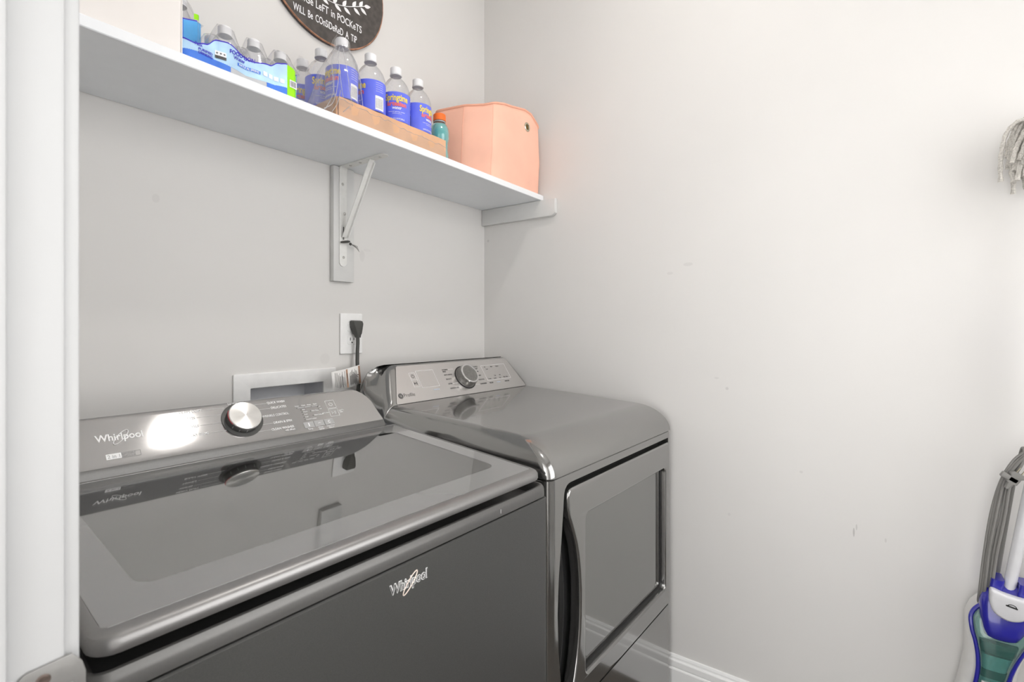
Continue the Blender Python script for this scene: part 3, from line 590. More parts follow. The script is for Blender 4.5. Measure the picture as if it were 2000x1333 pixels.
link('door_pane', plate([rr(-0.541, -0.036, 0.372, 0.764, 0.014, 6)], 0.004), 'd_window', dr, T(0, 0, 0.0085))
link('reveal_reflection', plate([rr(-0.531, -0.044, 0.382, 0.756, 0.014, 6), rr(-0.529, -0.0535, 0.3935, 0.754, 0.010, 6)[::-1]], 0.0025), 'black', dr, T(0, 0, 0.0125))  # black ring paints the dark reflection along the pane's recessed edge
# scoop inside the handle
hs = smooth([(-0.622, 0.028, 0.78), (-0.612, 0.026, 0.70), (-0.606, 0.024, 0.58), (-0.610, 0.026, 0.45), (-0.618, 0.03, 0.36)], 5)
link('handle_grip', tube(hs, [0.004 + 0.010 * math.sin(PI * i / (len(hs) - 1)) for i in range(len(hs))], 8), 'black', DZr)
# rounded top cover
rg = []
for k in range(13):
    th = R(90 * k / 12); c_, s_ = 1 - math.cos(th), math.sin(th)
    lp = rr(DL - 0.002 + 0.050 * c_, DR_ + 0.003 - 0.010 * c_, -0.003 + 0.103 * c_ ** 1.0, 0.57, (0.024 + 0.01 * c_, 0.014, 0.003, 0.003), 6)
    rg.append([(x, y, 0.8645 + (0.0695 + math.tan(R(3)) * y) * s_) for (x, y) in lp])
rg.insert(0, [(x, y, 0.8645) for (x, y) in rr(DL + 0.01, DR_ - 0.01, 0.01, 0.57, 0.02, 6)])
wn_(link('top_cover', loft(rg), 'd_body', DZr, None, 40))
link('rear_panel', box(DL + 0.03, DR_ - 0.03, 0.58, DB - 0.01, 0.855, 0.93, 0.006), 'd_body', DZr)
# console shell
DCS, DCC = math.sin(R(35)), math.cos(R(35))
PM = basis((0, 0.5562, 0.9632), (1, 0, 0), (0, DCS, DCC))
def crow(z, fl, fr_, bl, br_, vf, vb, fil=1.0):
    # plan loop: front-left, front-right, back-right, back-left with rounded front-left
    P = smooth([(fl - 0.004 * fil, vf + 0.030, z), (fl, vf + 0.013, z), (fl + 0.010 * fil, vf + 0.003, z), (fl + 0.026 * fil + 0.001, vf, z)], 4)
    Q = smooth([(fr_ - 0.014, vf, z), (fr_ - 0.004, vf + 0.003, z), (fr_, vf + 0.012, z)], 4)
    S = [(br_, vb - 0.02, z), (br_ - 0.01, vb, z), (bl + 0.03, vb, z), (bl + 0.016, vb - 0.002, z), (bl + 0.006, vb - 0.008, z), (bl, vb - 0.022, z)]
    a0 = (bl, vb - 0.022); a1 = (fl - 0.004 * fil, vf + 0.030)
    S += [(a0[0] + (a1[0] - a0[0]) * q, a0[1] + (a1[1] - a0[1]) * q, z) for q in (0.25, 0.5, 0.75)]
    hh = max(0.0, (z - 0.98) / 0.095)
    return [(x, y, z_ - 0.012 * hh ** 2 * max(0.0, (y - 0.625) / 0.07) ** 1.6) for (x, y, z_) in [tuple(p) for p in P] + [tuple(p) for p in Q] + S]
rg = []
for (z, h) in ((0.8635, -0.8), (0.885, -0.6), (0.925, -0.33), (0.950, -0.1), (0.9635, 0.0), (0.98, 0.15), (1.00, 0.34), (1.02, 0.53), (1.04, 0.71), (1.055, 0.85)):
    vf = 0.5562 + max(0, z - 0.9632) * math.tan(R(35)) + 0.0025
    fl = -0.650 + 0.050 * max(0, h); fr_ = 0.010 - 0.048 * max(0, h); bl = -0.664 + 0.030 * max(0, h) ** 2
    if h < 0: fl = {0.8635: -0.6765, 0.885: -0.6755, 0.925: -0.667, 0.950: -0.6565}[z]; bl = -0.672; fr_ = 0.0; vf = 0.5562 + 0.004
    rg.append(crow(z, fl, min(fr_, 0.0), bl, min(fr_, 0.0) - 0.004, vf, 0.700 - 0.015 * max(0, h) ** 2, 0.05 if h < 0 else min(1.0, 0.5 + 3 * h)))
vt = 0.5562 + 0.0025
for (z, fl, fr_, bl, vf, vb) in ((1.064, -0.601, -0.038, -0.634, vt + 0.0722, 0.682), (1.071, -0.596, -0.042, -0.624, vt + 0.079, 0.672), (1.0745, -0.588, -0.050, -0.606, vt + 0.086, 0.662)):
    rg.append(crow(z, fl, fr_, bl, fr_ - 0.006, vf, vb))
link('console', loft(rg), 'd_body', DZr, None, 48)
pan = [(-0.628, 0.004), (-0.620, -0.001), (-0.02, -0.001), (-0.006, 0.003), (-0.046, 0.122), (-0.052, 0.128), (-0.566, 0.128), (-0.576, 0.121)]
def chaikin(lp, n=3, k=0.25):
    for _ in range(n):
        o_ = []
        for i in range(len(lp)):
            p, q = lp[i], lp[(i + 1) % len(lp)]; o_ += [(p[0] + (q[0] - p[0]) * k, p[1] + (q[1] - p[1]) * k), (q[0] - (q[0] - p[0]) * k, q[1] - (q[1] - p[1]) * k)]
        lp = o_
    return lp
pan = [(-0.6255, 0.001), (-0.010, 0.001), (-0.049, 0.1275), (-0.572, 0.1275)]
def rpoly(lp, r, n=5):
    o_ = []
    for i in range(len(lp)):
        a_, b_, c_ = Vector(lp[i - 1]), Vector(lp[i]), Vector(lp[(i + 1) % len(lp)])
        p0 = b_ + (a_ - b_).normalized() * r; p1 = b_ + (c_ - b_).normalized() * r
        for j in range(n + 1):
            t_ = j / n; q = p0 * (1 - t_) ** 2 + b_ * 2 * t_ * (1 - t_) + p1 * t_ ** 2; o_.append((q.x, q.y))
    return o_
wn_(link('control_panel', plate([rpoly(pan, 0.008)], 0.0035, 0.001), 'd_panel', DZr, PM @ T(0, 0, -0.0025)))
def dt(me, u, f_, m_='printdark', nm='cycle_label', h=0.0011): return link(nm, me, m_, DZr, PM @ T(u, f_, h), None)
KD = PM @ T(-0.3075, 0.0635, 0.001)
kd = link('knob', lathe([(0.0415, 0.0), (0.0415, 0.002), (0.0385, 0.003), (0.0375, 0.024), (0.036, 0.0265)], 56), 'd_knob', DZr, KD)
link('knob_ring', lathe([(0.0362, 0.0258), (0.0358, 0.0280), (0.0335, 0.0290), (0.0305, 0.0285), (0.030, 0.0268)], 56, False, False), 'chrome', kd)
link('knob_face', lathe([(0.0305, 0.0268), (0.030, 0.0272), (0.0002, 0.0273)], 48), 'd_knob', kd)
link('knob_gap', lathe([(0.0435, 0.0), (0.0435, 0.0022), (0.041, 0.0024)], 48, True, True), 'black', kd)
dt(plate(outline(-0.508, -0.435, 0.044, 0.1045, 0.0009, 0.0012), 0.0002), 0, 0, 'print', 'display_outline')
dt(plate(outline(-0.5370, -0.5140, 0.0495, 0.0995, 0.0009, 0.0012), 0.0002), 0, 0, 'print', 'button_outline')
dt(plate([[(-0.537, 0.0743), (-0.514, 0.0743), (-0.514, 0.0750), (-0.537, 0.0750)]], 0.0002), 0, 0, 'print', 'button_outline')
dt(plate(arc_ring(0.0048, 0.0060, 120, 420, 24), 0.0002), -0.5255, 0.0870, nm='power_symbol'); dt(plate([[(-0.0006, 0.001), (0.0006, 0.001), (0.0006, 0.0075), (-0.0006, 0.0075)]], 0.0002), -0.5255, 0.087, nm='power_symbol')
dt(plate([[(-0.0065, -0.0045), (0.0, 0), (-0.0065, 0.0045)]], 0.0002), -0.5255, 0.0618, nm='start_symbol')
for dx in (0.0012, 0.004): dt(plate([[(dx, -0.0045), (dx + 0.0014, -0.0045), (dx + 0.0014, 0.0045), (dx, 0.0045)]], 0.0002), -0.5255, 0.0618, nm='start_symbol')
dt(plate(arc_ring(0.0075, 0.0088, 0, 360, 28), 0.0002), -0.6005, 0.0262, nm='logo'); dt(plate([[(0.0070 * math.cos(2 * PI * i / 24), 0.0070 * math.sin(2 * PI * i / 24)) for i in range(24)]], 0.0002), -0.6005, 0.0262, nm='logo')
dt(text('GE', 0.0085, 0.0075, 0.0002, 0.0001, 'CENTER'), -0.6005, 0.0225, 'd_panel', 'logo', 0.0014)
dt(text('Profile', 0.042, 0.0115, 0.0002, -0.0001), -0.589, 0.0215, 'printdark', 'logo')
dt(plate(outline(-0.2058, -0.074, 0.0410, 0.1032, 0.0010, 0.0014), 0.0002), 0, 0, 'print', 'display_outline')
for s_, u0, f_, wd in (('NORMAL', -0.396, 0.0975, 0.026), ('MIXED', -0.396, 0.0905, 0.014), ('BATH MIXED', -0.396, 0.078, 0.036), ('BULKY', -0.396, 0.0620, 0.024), ('ACTIVE', -0.396, 0.0445, 0.018), ('EXPRESS DRY', -0.396, 0.0275, 0.040),
                       ('TOWELS', -0.2470, 0.0985, 0.024), ('LIGHT', -0.2400, 0.0905, 0.012), ('STEAM', -0.2485, 0.0790, 0.018), ('TIMED DRY', -0.2520, 0.0630, 0.026), ('DELICATES', -0.2480, 0.0465, 0.028), ('STEAM REFRESH', -0.2500, 0.0300, 0.032), ('SPEED DRY', -0.2020, 0.0290, 0.020), ('DAMP ALERT', -0.1180, 0.0285, 0.026)):
    dt(text(s_, wd, 0.0046, 0.0002, 0.0001), u0, f_)
for (u0, u1, f_) in ((-0.368, -0.345, 0.0995), (-0.376, -0.352, 0.0465), (-0.288, -0.253, 0.0322)): dt(plate([[(u0, -0.0004), (u1, -0.0004), (u1, 0.0004), (u0, 0.0004)]], 0.0002), 0, f_, 'print', 'pointer_line')
for s_, u0, f_ in (('Temp', -0.198, 0.0455), ('Level', -0.168, 0.0455), ('Eco', -0.137, 0.0460), ('My Cycle', -0.112, 0.0465), ('Hi', -0.19, 0.094), ('Med', -0.156, 0.0935), ('Sensor', -0.128, 0.0935), ('Low', -0.186, 0.085), ('.', -0.184, 0.0745), ('.', -0.184, 0.065), ('On', -0.158, 0.056), ('Off', -0.132, 0.0565)):
    dt(text(s_, None, 0.0044, 0.0002, 0.00005), u0, f_)
for (u0, f_, wd) in ((-0.468, 0.0330, 0.026), (-0.163, 0.0310, 0.020)): dt(plate([rr(0, wd, -0.0016, 0.0016, 0.0012, 2)], 0.0002), u0, f_, mat('pale blue film mark', (0.50, 0.56, 0.66), 0.5) if u0 < -0.4 else bpy.data.materials['pale blue film mark'], 'panel_mark')

# ------------------------------------------------------------------ SHELF GOODS
# white fabric bin
def bin_mesh(foot, top, h, bulge=0.006, n=10, z0=0.0):
    rings = []
    for k in range(n + 1):
        t_ = k / n; b_ = bulge * math.sin(PI * t_)
        ring = []
        cx = sum(p[0] for p in foot) / len(foot); cy = sum(p[1] for p in foot) / len(foot)
        for i, (p, q) in enumerate(zip(foot, top)):
            x = p[0] * (1 - t_) + q[0] * t_; y = p[1] * (1 - t_) + q[1] * t_
            d_ = Vector((x - cx, y - cy)).normalized(); hz = q[2] if len(q) > 2 else h
            ring.append((x + d_.x * b_, y + d_.y * b_, z0 + 0.001 + hz * t_))
        rings.append(ring)
    return rings
def subd(lp, k=8, r=0.01):
    """closed polygon with rounded corners, evenly subdivided edges"""
    out = []
    for i in range(len(lp)):
        a_, b_, c_ = Vector(lp[i - 1]), Vector(lp[i]), Vector(lp[(i + 1) % len(lp)])
        p0 = b_ + (a_ - b_).normalized() * r; p1 = b_ + (c_ - b_).normalized() * r; p2 = c_ + (b_ - c_).normalized() * r
        for j in range(4):
            t_ = j / 3; out.append(p0 * (1 - t_) ** 2 + b_ * 2 * t_ * (1 - t_) + p1 * t_ ** 2)
        for j in range(1, k): out.append(p1.lerp(p2, j / k))
    return out
wb = thing('storage_bin', 'white canvas storage bin at the left end of the shelf', 'bin', (-1.366, -0.2155, ZT))
ft = subd([(-0.138, -0.0625), (0.143, -0.0625), (0.143, 0.060), (-0.138, 0.060)], 8, 0.008)
rings = bin_mesh([(p.x, p.y) for p in ft], [(p.x, p.y) for p in ft], 0.26, 0.001)
o = link('body', loft(rings, True, False), 'whitebin', wb, None, 50); s_ = o.modifiers.new('s', 'SOLIDIFY'); s_.thickness = 0.004; s_.offset = -1
link('hem', tube([(x * 1.005, y * 1.005, 0.259) for (x, y, z) in rings[-1]], 0.003, 6, True), 'whitebin', wb)
for x in (-0.137, 0.142): link('seam', tube([(x, -0.0615, 0.003 + 0.255 * i / 6) for i in range(7)], 0.0014, 5), 'whitebin', wb)
# coral fabric bin
cb = thing('storage_bin', 'coral canvas storage bin with a brass grommet at the right end of the shelf', 'bin', (0, 0, ZT))
cf = [(-0.309, -0.283), (-0.030, -0.286), (-0.014, -0.262), (-0.012, -0.03), (-0.33, -0.025), (-0.366, -0.10), (-0.358, -0.195)]
tp = [(-0.304, -0.290), (-0.052, -0.300), (-0.028, -0.260), (-0.014, -0.03), (-0.325, -0.03), (-0.378, -0.10), (-0.355, -0.205)]
F_, Tp = subd(cf, 6, 0.012), subd(tp, 6, 0.012)
tops = []
for i, p in enumerate(Tp):
    x, y = p.x, p.y; h = 0.238
    if y < -0.22:
        kk = [(-0.40, 0.236), (-0.322, 0.238), (-0.258, 0.256), (-0.213, 0.262), (-0.136, 0.276), (-0.100, 0.272), (-0.070, 0.252), (-0.03, 0.225)]
        for (xa, ha), (xb, hb) in zip(kk, kk[1:]):
            if xa <= x <= xb: h = ha + (hb - ha) * (x - xa) / (xb - xa)
    elif x > -0.06: h = 0.222
    tops.append((x, y, h))
rings = bin_mesh([(p.x, p.y) for p in F_], tops, 0.25, 0.004, 14)
nb_ = len(rings)
for k, rg_ in enumerate(rings):              # soft wrinkles in the cloth
    for i, (x, y, z) in enumerate(rg_):
        wv = 0.0022 * math.sin(z * 55 + x * 40) * math.sin(PI * k / (nb_ - 1)); rg_[i] = (x, y - abs(wv) * 0.4 + wv * 0.6, z)
o = link('body', loft(rings, True, False), 'coral', cb, None, 60); s_ = o.modifiers.new('s', 'SOLIDIFY'); s_.thickness = 0.003; s_.offset = -1
link('hem', tube([(x, y, z - 0.001) for (x, y, z) in rings[-1]], 0.0032, 6, True, 1.3), 'coralseam', cb)
for idx, m_ in ((1, 'coral'), (6 * 9 + 1, 'coralseam'), (5 * 9 + 1, 'coralseam')):
    link('seam', tube([Vector(r_[idx % len(r_)]) * 1.0 for r_ in rings], 0.0011, 5), m_, cb)
# grommet near the right corner of the front
gx, gz = -0.1245, 0.2185
gi = min(range(len(rings[0])), key=lambda i: abs(rings[12][i][0] - gx) + 10 * max(0, rings[12][i][1] + 0.25))
gp = Vector(rings[12][gi]); GM = basis((gx, gp.y - 0.0012, gz), (1, -0.02, 0), (0, 0, 1))
link('grommet', lathe([(0.0095, 0.0), (0.0165, 0.0), (0.0165, 0.001), (0.0135, 0.0028), (0.0105, 0.0022), (0.0095, 0.0)], 32, False, False), 'brass', cb, GM)
link('grommet_hole', lathe([(0.0105, 0.0003), (0.0002, 0.0005)], 24), 'holeshade', cb, GM)

# bottles
def bottle(name, label, loc, rot, prof, capr, caph, seg=28, group=None, parent=None):
    if parent is None: t_ = thing(name, label, 'bottle', loc, rot, group)
    else:
        t_ = None
    b_ = link('body', lathe(prof, seg, True, False), 'clear', t_, None, 60) if t_ else link('bottle', lathe(prof, seg, True, False), 'clear', parent, T(*loc), 60)
    z = prof[-1][1]
    c_ = link('cap', lathe([(capr * 1.06, z - 0.010), (capr * 1.06, z - 0.008), (capr, z - 0.0078), (capr, z + caph - 0.0105), (capr * 0.9, z + caph - 0.009)], seg), 'cap', t_ if t_ else b_)
    return t_ or b_
BP = [(0.020, 0.004), (0.034, 0.0), (0.0385, 0.006), (0.0385, 0.012), (0.037, 0.016), (0.0385, 0.021), (0.0385, 0.028), (0.037, 0.032), (0.0388, 0.037), (0.0388, 0.050), (0.0382, 0.054), (0.0382, 0.130), (0.0388, 0.134), (0.0378, 0.146), (0.033, 0.160), (0.025, 0.173), (0.0165, 0.182), (0.0135, 0.186), (0.0135, 0.190), (0.0165, 0.1905), (0.0165, 0.1925), (0.0135, 0.193), (0.0132, 0.200)]
def gridsheet(x0, x1, y0, y1, n):
    return pyd([(x0 + (x1 - x0) * i / n, y, 0.0002) for i in range(n + 1) for y in (y0, y1)], [(2 * i, 2 * i + 2, 2 * i + 3, 2 * i + 1) for i in range(n)])
def wrap(me, r, ang):
    for v_ in me.vertices:
        a_ = ang + v_.co.x / r; rr_ = r + v_.co.z; v_.co = (rr_ * math.cos(a_), rr_ * math.sin(a_), v_.co.y)
    return me
def springtime(loc, dphi, label, text_on=True, group='bottled water standing in the cardboard tray'):
    t_ = bottle('water_bottle', label, loc, 0, BP, 0.0150, 0.021, 32, group)
    lb = link('paper_label', lathe([(0.0386, 0.0525), (0.0390, 0.0530), (0.0390, 0.1315), (0.0386, 0.132)], 40, False, False), 'labelblue', t_)
    if text_on:
        a_ = R(-129 + dphi); r_ = 0.0393
        def put(me, m_, da, z):
            for v_ in me.vertices: v_.co.y += z
            link('lettering', wrap(me, r_, a_ + da), m_, lb, None, None)
        put(text('Springtime', 0.064, 0.0170, 0.0004, 0.0006, 'CENTER'), 'yellow', 0, 0.108)
        put(text('artesian', 0.054, 0.0120, 0.0004, 0.0006, 'CENTER'), 'redink', 0, 0.0935)
        put(text('water', 0.026, 0.0085, 0.0002, 0.0002, 'CENTER'), 'whiteink', 0, 0.0845)
        put(text('natural spring water', 0.046, 0.0028, 0.0002, 0, 'CENTER'), 'whiteink', 0, 0.0765)
        put(text('bottled at source', 0.024, 0.0026, 0.0002, 0, 'CENTER'), 'whiteink', 0, 0.072)
        put(text('16.9 FL OZ (1.05 PT) 500 mL', 0.044, 0.0040, 0.0002, 0.0001, 'CENTER'), 'whiteink', 0, 0.057)
        bc = gridsheet(-0.0125, 0.0125, 0, 0.036, 10)
        put(bc, 'whiteink', 1.75, 0.056)
        for i in range(14):
            x = -0.0105 + 0.0015 * i; wd = 0.0003 + 0.0004 * ((i * 7) % 3 == 0)
            b2 = plate([[(x, 0), (x + wd, 0), (x + wd, 0.026), (x, 0.026)]], 0.0003); put(b2, 'printdark', 1.75, 0.060)
        for i in range(5): put(text('ingredients and bottler text', 0.022, 0.0018, 0.0002, 0, 'CENTER'), 'whiteink', 1.75, 0.125 - 0.0055 * i)
    return t_
BZ = ZT + 0.004
springtime((-0.851, -0.235, BZ), -48, 'clear water bottle with blue label under the torn wrap, leftmost in the tray')
springtime((-0.764, -0.235, BZ), -64, 'clear water bottle with blue label and barcode facing out, second from left in the tray')
springtime((-0.678, -0.235, BZ), 2, 'clear water bottle with yellow lettering facing straight out, third from left in the tray')
springtime((-0.596, -0.235, BZ), 50, 'clear water bottle with blue label beside the teal drink, rightmost in the tray')
springtime((-0.853, -0.150, BZ), 20, 'clear water bottle with blue label, first behind the wrapped leftmost bottle')
springtime((-0.853, -0.066, BZ), 10, 'clear water bottle with blue label at the back of the tray by the wall')
# cardboard tray
tr = thing('cardboard_tray', 'shallow brown cardboard tray holding the water bottles', 'tray', (-0.713, -0.155, ZT))
TX0, TX1, TY0, TY1 = -0.183, 0.180, -0.126, 0.135
link('base', boxes([(TX0, TX1, TY0, TY1, 0.0002, 0.0035)]), 'card', tr, None, None)
def tfl(name, p0, p1, h0, h1, nrm, m_='card'):
    n = 16; pts = [(p0[0] + (p1[0] - p0[0]) * i / n, p0[1] + (p1[1] - p0[1]) * i / n) for i in range(n + 1)]
    rgs = []
    for i, (x, y) in enumerate(pts):
        h = h0 + (h1 - h0) * i / n + 0.0006 * math.sin(i * 2.3); rgs.append([(x, y, 0.0005), (x + nrm[0] * 0.004, y + nrm[1] * 0.004, 0.0005), (x + nrm[0] * 0.004, y + nrm[1] * 0.004, h), (x, y, h)])
    return link(name, loft(rgs), m_, tr, None, 30)
tfl('front_flap', (TX0, TY0 - 0.001), (TX1, TY0 - 0.001), 0.046, 0.050, (0, -1))
tfl('back_flap', (TX0, TY1 - 0.004), (TX1, TY1 - 0.004), 0.046, 0.050, (0, 1))
tfl('side_flap', (TX0, TY0), (TX0, TY1), 0.046, 0.046, (-1, 0)); tfl('side_flap', (TX1, TY0), (TX1, TY1), 0.050, 0.050, (1, 0))
# torn film over the tray and first bottle
pw = thing('plastic_wrap', 'torn clear shrink wrap draped over the leftmost bottles and the tray', 'plastic wrap', (0, 0, ZT))
def drape(cx, cy, n=44, m=26):
    rings = []
    for k in range(m + 1):
        t_ = k / m; ring = []
        for i in range(n + 1):
            a_ = R(-230 + 215 * i / n)
            if t_ < 0.1: r_ = 0.018 * t_ / 0.1; z = 0.2145
            elif t_ < 0.2: r_ = 0.018 + 0.001 * (t_ - 0.1) / 0.1; z = 0.2145 - 0.026 * (t_ - 0.1) / 0.1
            else:
                q = (t_ - 0.2) / 0.8; r_ = 0.019 + (0.0265) * min(1, q * 2.3) ** 0.8 + 0.002 * math.sin(i * 1.1) * q; z = 0.1885 - 0.165 * q
            left = max(0, -math.cos(a_))
            if t_ > 0.2: r_ += 0.040 * left * ((t_ - 0.2) / 0.8) ** 1.3
            r_ += 0.0012 * math.sin(i * 1.7 + k * 0.6) * min(1, t_ * 3)
            ring.append((cx + r_ * math.cos(a_), max(cy + r_ * math.sin(a_), -0.2875) if t_ > 0.2 else cy + r_ * math.sin(a_), z))
        rings.append(ring)
    return loft(rings, False, False, False)
link('draped_film', drape(-0.851, -0.235), 'film', pw, None, 70)
# film tight on the tray front, with a ragged torn top edge
random.seed(11); n = 40; lo, hi = [], []
for i in range(n + 1):
    x = -0.90 + 0.373 * i / n; hi.append((x, -0.2862 - 0.0006 * math.sin(i * 0.9), 0.040 - 0.012 * i / n + random.uniform(-0.003, 0.003))); lo.append((x, -0.2862, 0.001))
link('tray_film', loft([lo, hi], False, False, False), 'film', pw, None, 60)
link('torn_edge', tube(smooth(hi, 2), 0.0007, 5), 'streak', pw)
lf = []
for k in range(7):
    lf.append([(-0.9005 - 0.012 * (1 - k / 6) ** 2 - 0.001 * math.sin(j * 1.3 + k), -0.286 + 0.25 * j / 14, 0.001 + 0.19 * k / 6 * (0.55 + 0.45 * math.cos(j * 0.35) ** 2)) for j in range(15)])
link('side_film', loft(lf, False, False, False), 'film', pw, None, 70)
cr = [[(-0.915, -0.287, 0.002), (-0.900, -0.2875, 0.03), (-0.893, -0.2878, 0.06)], [(-0.935, -0.285, 0.003), (-0.912, -0.286, 0.025), (-0.9, -0.287, 0.07), (-0.893, -0.284, 0.12)], [(-0.885, -0.2872, 0.012), (-0.868, -0.2874, 0.03)], [(-0.922, -0.27, 0.01), (-0.905, -0.275, 0.05), (-0.897, -0.268, 0.1)]]
for i_ in range(4):
    a_ = R(-165 + 22 * i_ + (30 if i_ == 3 else 0)); cr.append([(-0.851 + r_ * math.cos(a_ + 0.1 * q_), max(-0.235 + r_ * math.sin(a_ + 0.1 * q_), -0.2878), z_) for q_, (r_, z_) in enumerate(((0.021, 0.186), (0.040, 0.150), (0.0465, 0.11), (0.049, 0.07), (0.052, 0.035)))])
for c_ in cr: link('crease_glint', tube(smooth(c_, 5), 0.0009, 5), 'streak', pw)
# teal sports drink bottle
sd_ = thing('drink_bottle', 'small teal drink bottle with an orange cap between the tray and the coral bin', 'bottle', (-0.486, -0.215, ZT))
gp_ = [(0.020, 0.0), (0.029, 0.003), (0.031, 0.012), (0.030, 0.03), (0.0275, 0.045), (0.0275, 0.070), (0.031, 0.082), (0.0315, 0.10), (0.029, 0.115), (0.022, 0.126), (0.0165, 0.131), (0.0165, 0.138)]
link('liquid', lathe([(r_ * 0.94, z + 0.001) for (r_, z) in gp_[:-2]], 28), 'teal', sd_)
link('body', lathe(gp_, 28, True, False), 'clear', sd_, None, 60)
link('neck_ring', lathe([(0.0175, 0.1325), (0.019, 0.134), (0.019, 0.136), (0.0175, 0.1375)], 24, False, False), 'printgrey', sd_)
link('cap', lathe([(0.0195, 0.138), (0.0195, 0.1565), (0.018, 0.1585), (0.002, 0.159)], 30), 'orange', sd_)

# shrink-wrapped packs of small water bottles
SP = [(0.014, 0.002), (0.022, 0.0), (0.0255, 0.005), (0.0255, 0.02), (0.0245, 0.024), (0.0255, 0.028), (0.0255, 0.058), (0.0235, 0.072), (0.017, 0.084), (0.0115, 0.091), (0.0112, 0.099)]
def pack(loc, nx, ny, pitch, prof, capr, caph, label, zband, zlow, cfg, hs=1.0, wave=None, skip=0):
    t_ = thing('water_pack', label, 'water pack', loc)
    W_, D_ = nx * pitch, ny * pitch
    ctrs = [(-W_ / 2 + pitch * (i + 0.5), -D_ / 2 + pitch * (j + 0.5)) for i in range(skip, nx) for j in range(ny)]
    for (x, y) in ctrs: bottle('bottle', None, (x, y, 0.0015), 0, prof, capr, caph, 18, None, t_)
    hw, hd = W_ / 2, D_ / 2
    def side(s):                                            # closed outline around the pack, scalloped by the bottles; s = metres from left front corner, front first
        if s < W_: x = -hw + s; return (x, -hd - 0.0015 + 0.006 * (1 - abs(math.sin(PI * s / pitch)) ** 0.6)), 
        y = -hd + (s - W_); return (hw + 0.0015 - 0.006 * (1 - abs(math.sin(PI * (s - W_) / pitch)) ** 0.6), y),
    def strip(name, s0, s1, z0, z1, m_, out=0.0, n=None):
        n = n or max(4, int((s1 - s0) / 0.0035)); A, B = [], []
        for i in range(n + 1):
            s = s0 + (s1 - s0) * i / n; (x, y) = side(s)[0]
            if s < W_: y -= out
            else: x += out
            # pull in the corner a little
            cdist = abs(s - W_)
            if cdist < 0.02: x -= 0.006 * (1 - cdist / 0.02) ** 2; y += 0.006 * (1 - cdist / 0.02) ** 2
            a_ = z0(s) if callable(z0) else z0; b_ = z1(s) if callable(z1) else z1
            A.append((x, y, a_)); B.append((x, y, b_))
        rings = [[(A[i][0], A[i][1], A[i][2] + (B[i][2] - A[i][2]) * k / 3) for i in range(n + 1)] for k in range(4)]
        return link(name, loft(rings, False, False, False), m_, t_, None, 60)
    def zt(s):
        if wave is None: return zband + 0.007 * hs * math.sin(2 * PI * s / (2 * pitch) + 0.9)
        if s >= W_: return wave[-1][1] - 0.004 + 0.005 * math.sin(2 * PI * (s - W_) / pitch - 0.6)
        for (s0, a_), (s1, b_) in zip(wave, wave[1:]):
            if s <= s1: q = (s - s0) / (s1 - s0); q = q * q * (3 - 2 * q); return a_ + (b_ - a_) * q
        return wave[-1][1]
    cfg(strip, zt, W_, D_)
    # clear film on top, sagging between the necks
    nxg, nyg = nx * 8, ny * 8; rings = []
    ht = prof[-1][1] + caph - 0.006
    for j in range(nyg + 1):
        y = -hd + D_ * j / nyg; row = []
        for i in range(nxg + 1):
            x = -hw + W_ * i / nxg
            d_ = min(math.hypot(x - cx, y - cy) for (cx, cy) in ctrs)
            edge = max(0.0, min(1.0, min(hw - abs(x), hd - abs(y)) / (pitch * 0.45)))
            zb_ = zband if not skip else zt(max(0.0, x + hw)) + 0.002
            z = zb_ + 0.003 + (ht - zb_ - 0.002) * math.exp(-(max(0, d_ - capr) / (pitch * 0.26)) ** 2) 
            row.append((x, y, z * edge ** 0.25 + zb_ * (1 - edge ** 0.25)))
        rings.append(row)
    link('top_film', loft(rings, False, False, False), 'film', t_, None, 70)
    return t_, side, W_, D_
def cfgA(strip, zt, W_, D_):
    g0 = W_ - 0.031
    strip('printed_band', 0, g0, lambda s: 0.0185 + 0.004 * math.sin(s * 34 + 0.4), zt, 'packlight', 0.0006)
    strip('blue_panel', 0, 0.085, 0.001, lambda s: 0.019 + 0.004 * math.sin(s * 34 + 0.4), 'packblue', 0.0006)
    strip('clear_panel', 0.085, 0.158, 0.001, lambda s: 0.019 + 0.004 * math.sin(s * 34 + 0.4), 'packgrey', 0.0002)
    strip('blue_panel', 0.158, g0, 0.001, lambda s: 0.019 + 0.004 * math.sin(s * 34 + 0.4), 'packblue', 0.0006)
    strip('green_panel', g0, W_ + 0.004, 0.001, zt, 'packgreen', 0.0008)
    strip('navy_line', 0, g0, zt, lambda s: zt(s) + 0.0025, 'packnavy', 0.0008)
    strip('end_panel', W_ + 0.004, W_ + 0.112, 0.016, zt, 'packmid', 0.0006)
    strip('end_blue_panel', W_ + 0.004, W_ + 0.112, 0.001, 0.016, 'packblue', 0.0006)
    strip('navy_line', W_ + 0.004, W_ + 0.112, zt, lambda s: zt(s) + 0.0025, 'packnavy', 0.0008)
pA, sideA, WA, DA = pack((-1.1030, -0.2125, ZT), 4, 2, 0.0585, SP, 0.0125, 0.0165, 'shrink-wrapped pack of small water bottles with lime green end panel', 0.060, 0.024, cfgA, 1.0, [(0.0, 0.038), (0.020, 0.035), (0.039, 0.041), (0.061, 0.060), (0.080, 0.062), (0.112, 0.049), (0.127, 0.046), (0.165, 0.054), (0.185, 0.067), (0.203, 0.072), (0.236, 0.066)], 1)
def ontopack(me, s0, z, m_, nm='lettering', out=0.0014):
    for v_ in me.vertices:
        s = s0 + v_.co.x; (x, y) = sideA(max(0, s))[0]
        if s < WA: v_.co = (x, y - out - v_.co.z, z + v_.co.y)
        else: v_.co = (x + out + v_.co.z, y, z + v_.co.y)
    link(nm, me, m_, pA, None, None)
ontopack(text('FOOD LION', 0.050, 0.0075, 0.0002, 0.0003), 0.083, 0.0455, 'packnavy')
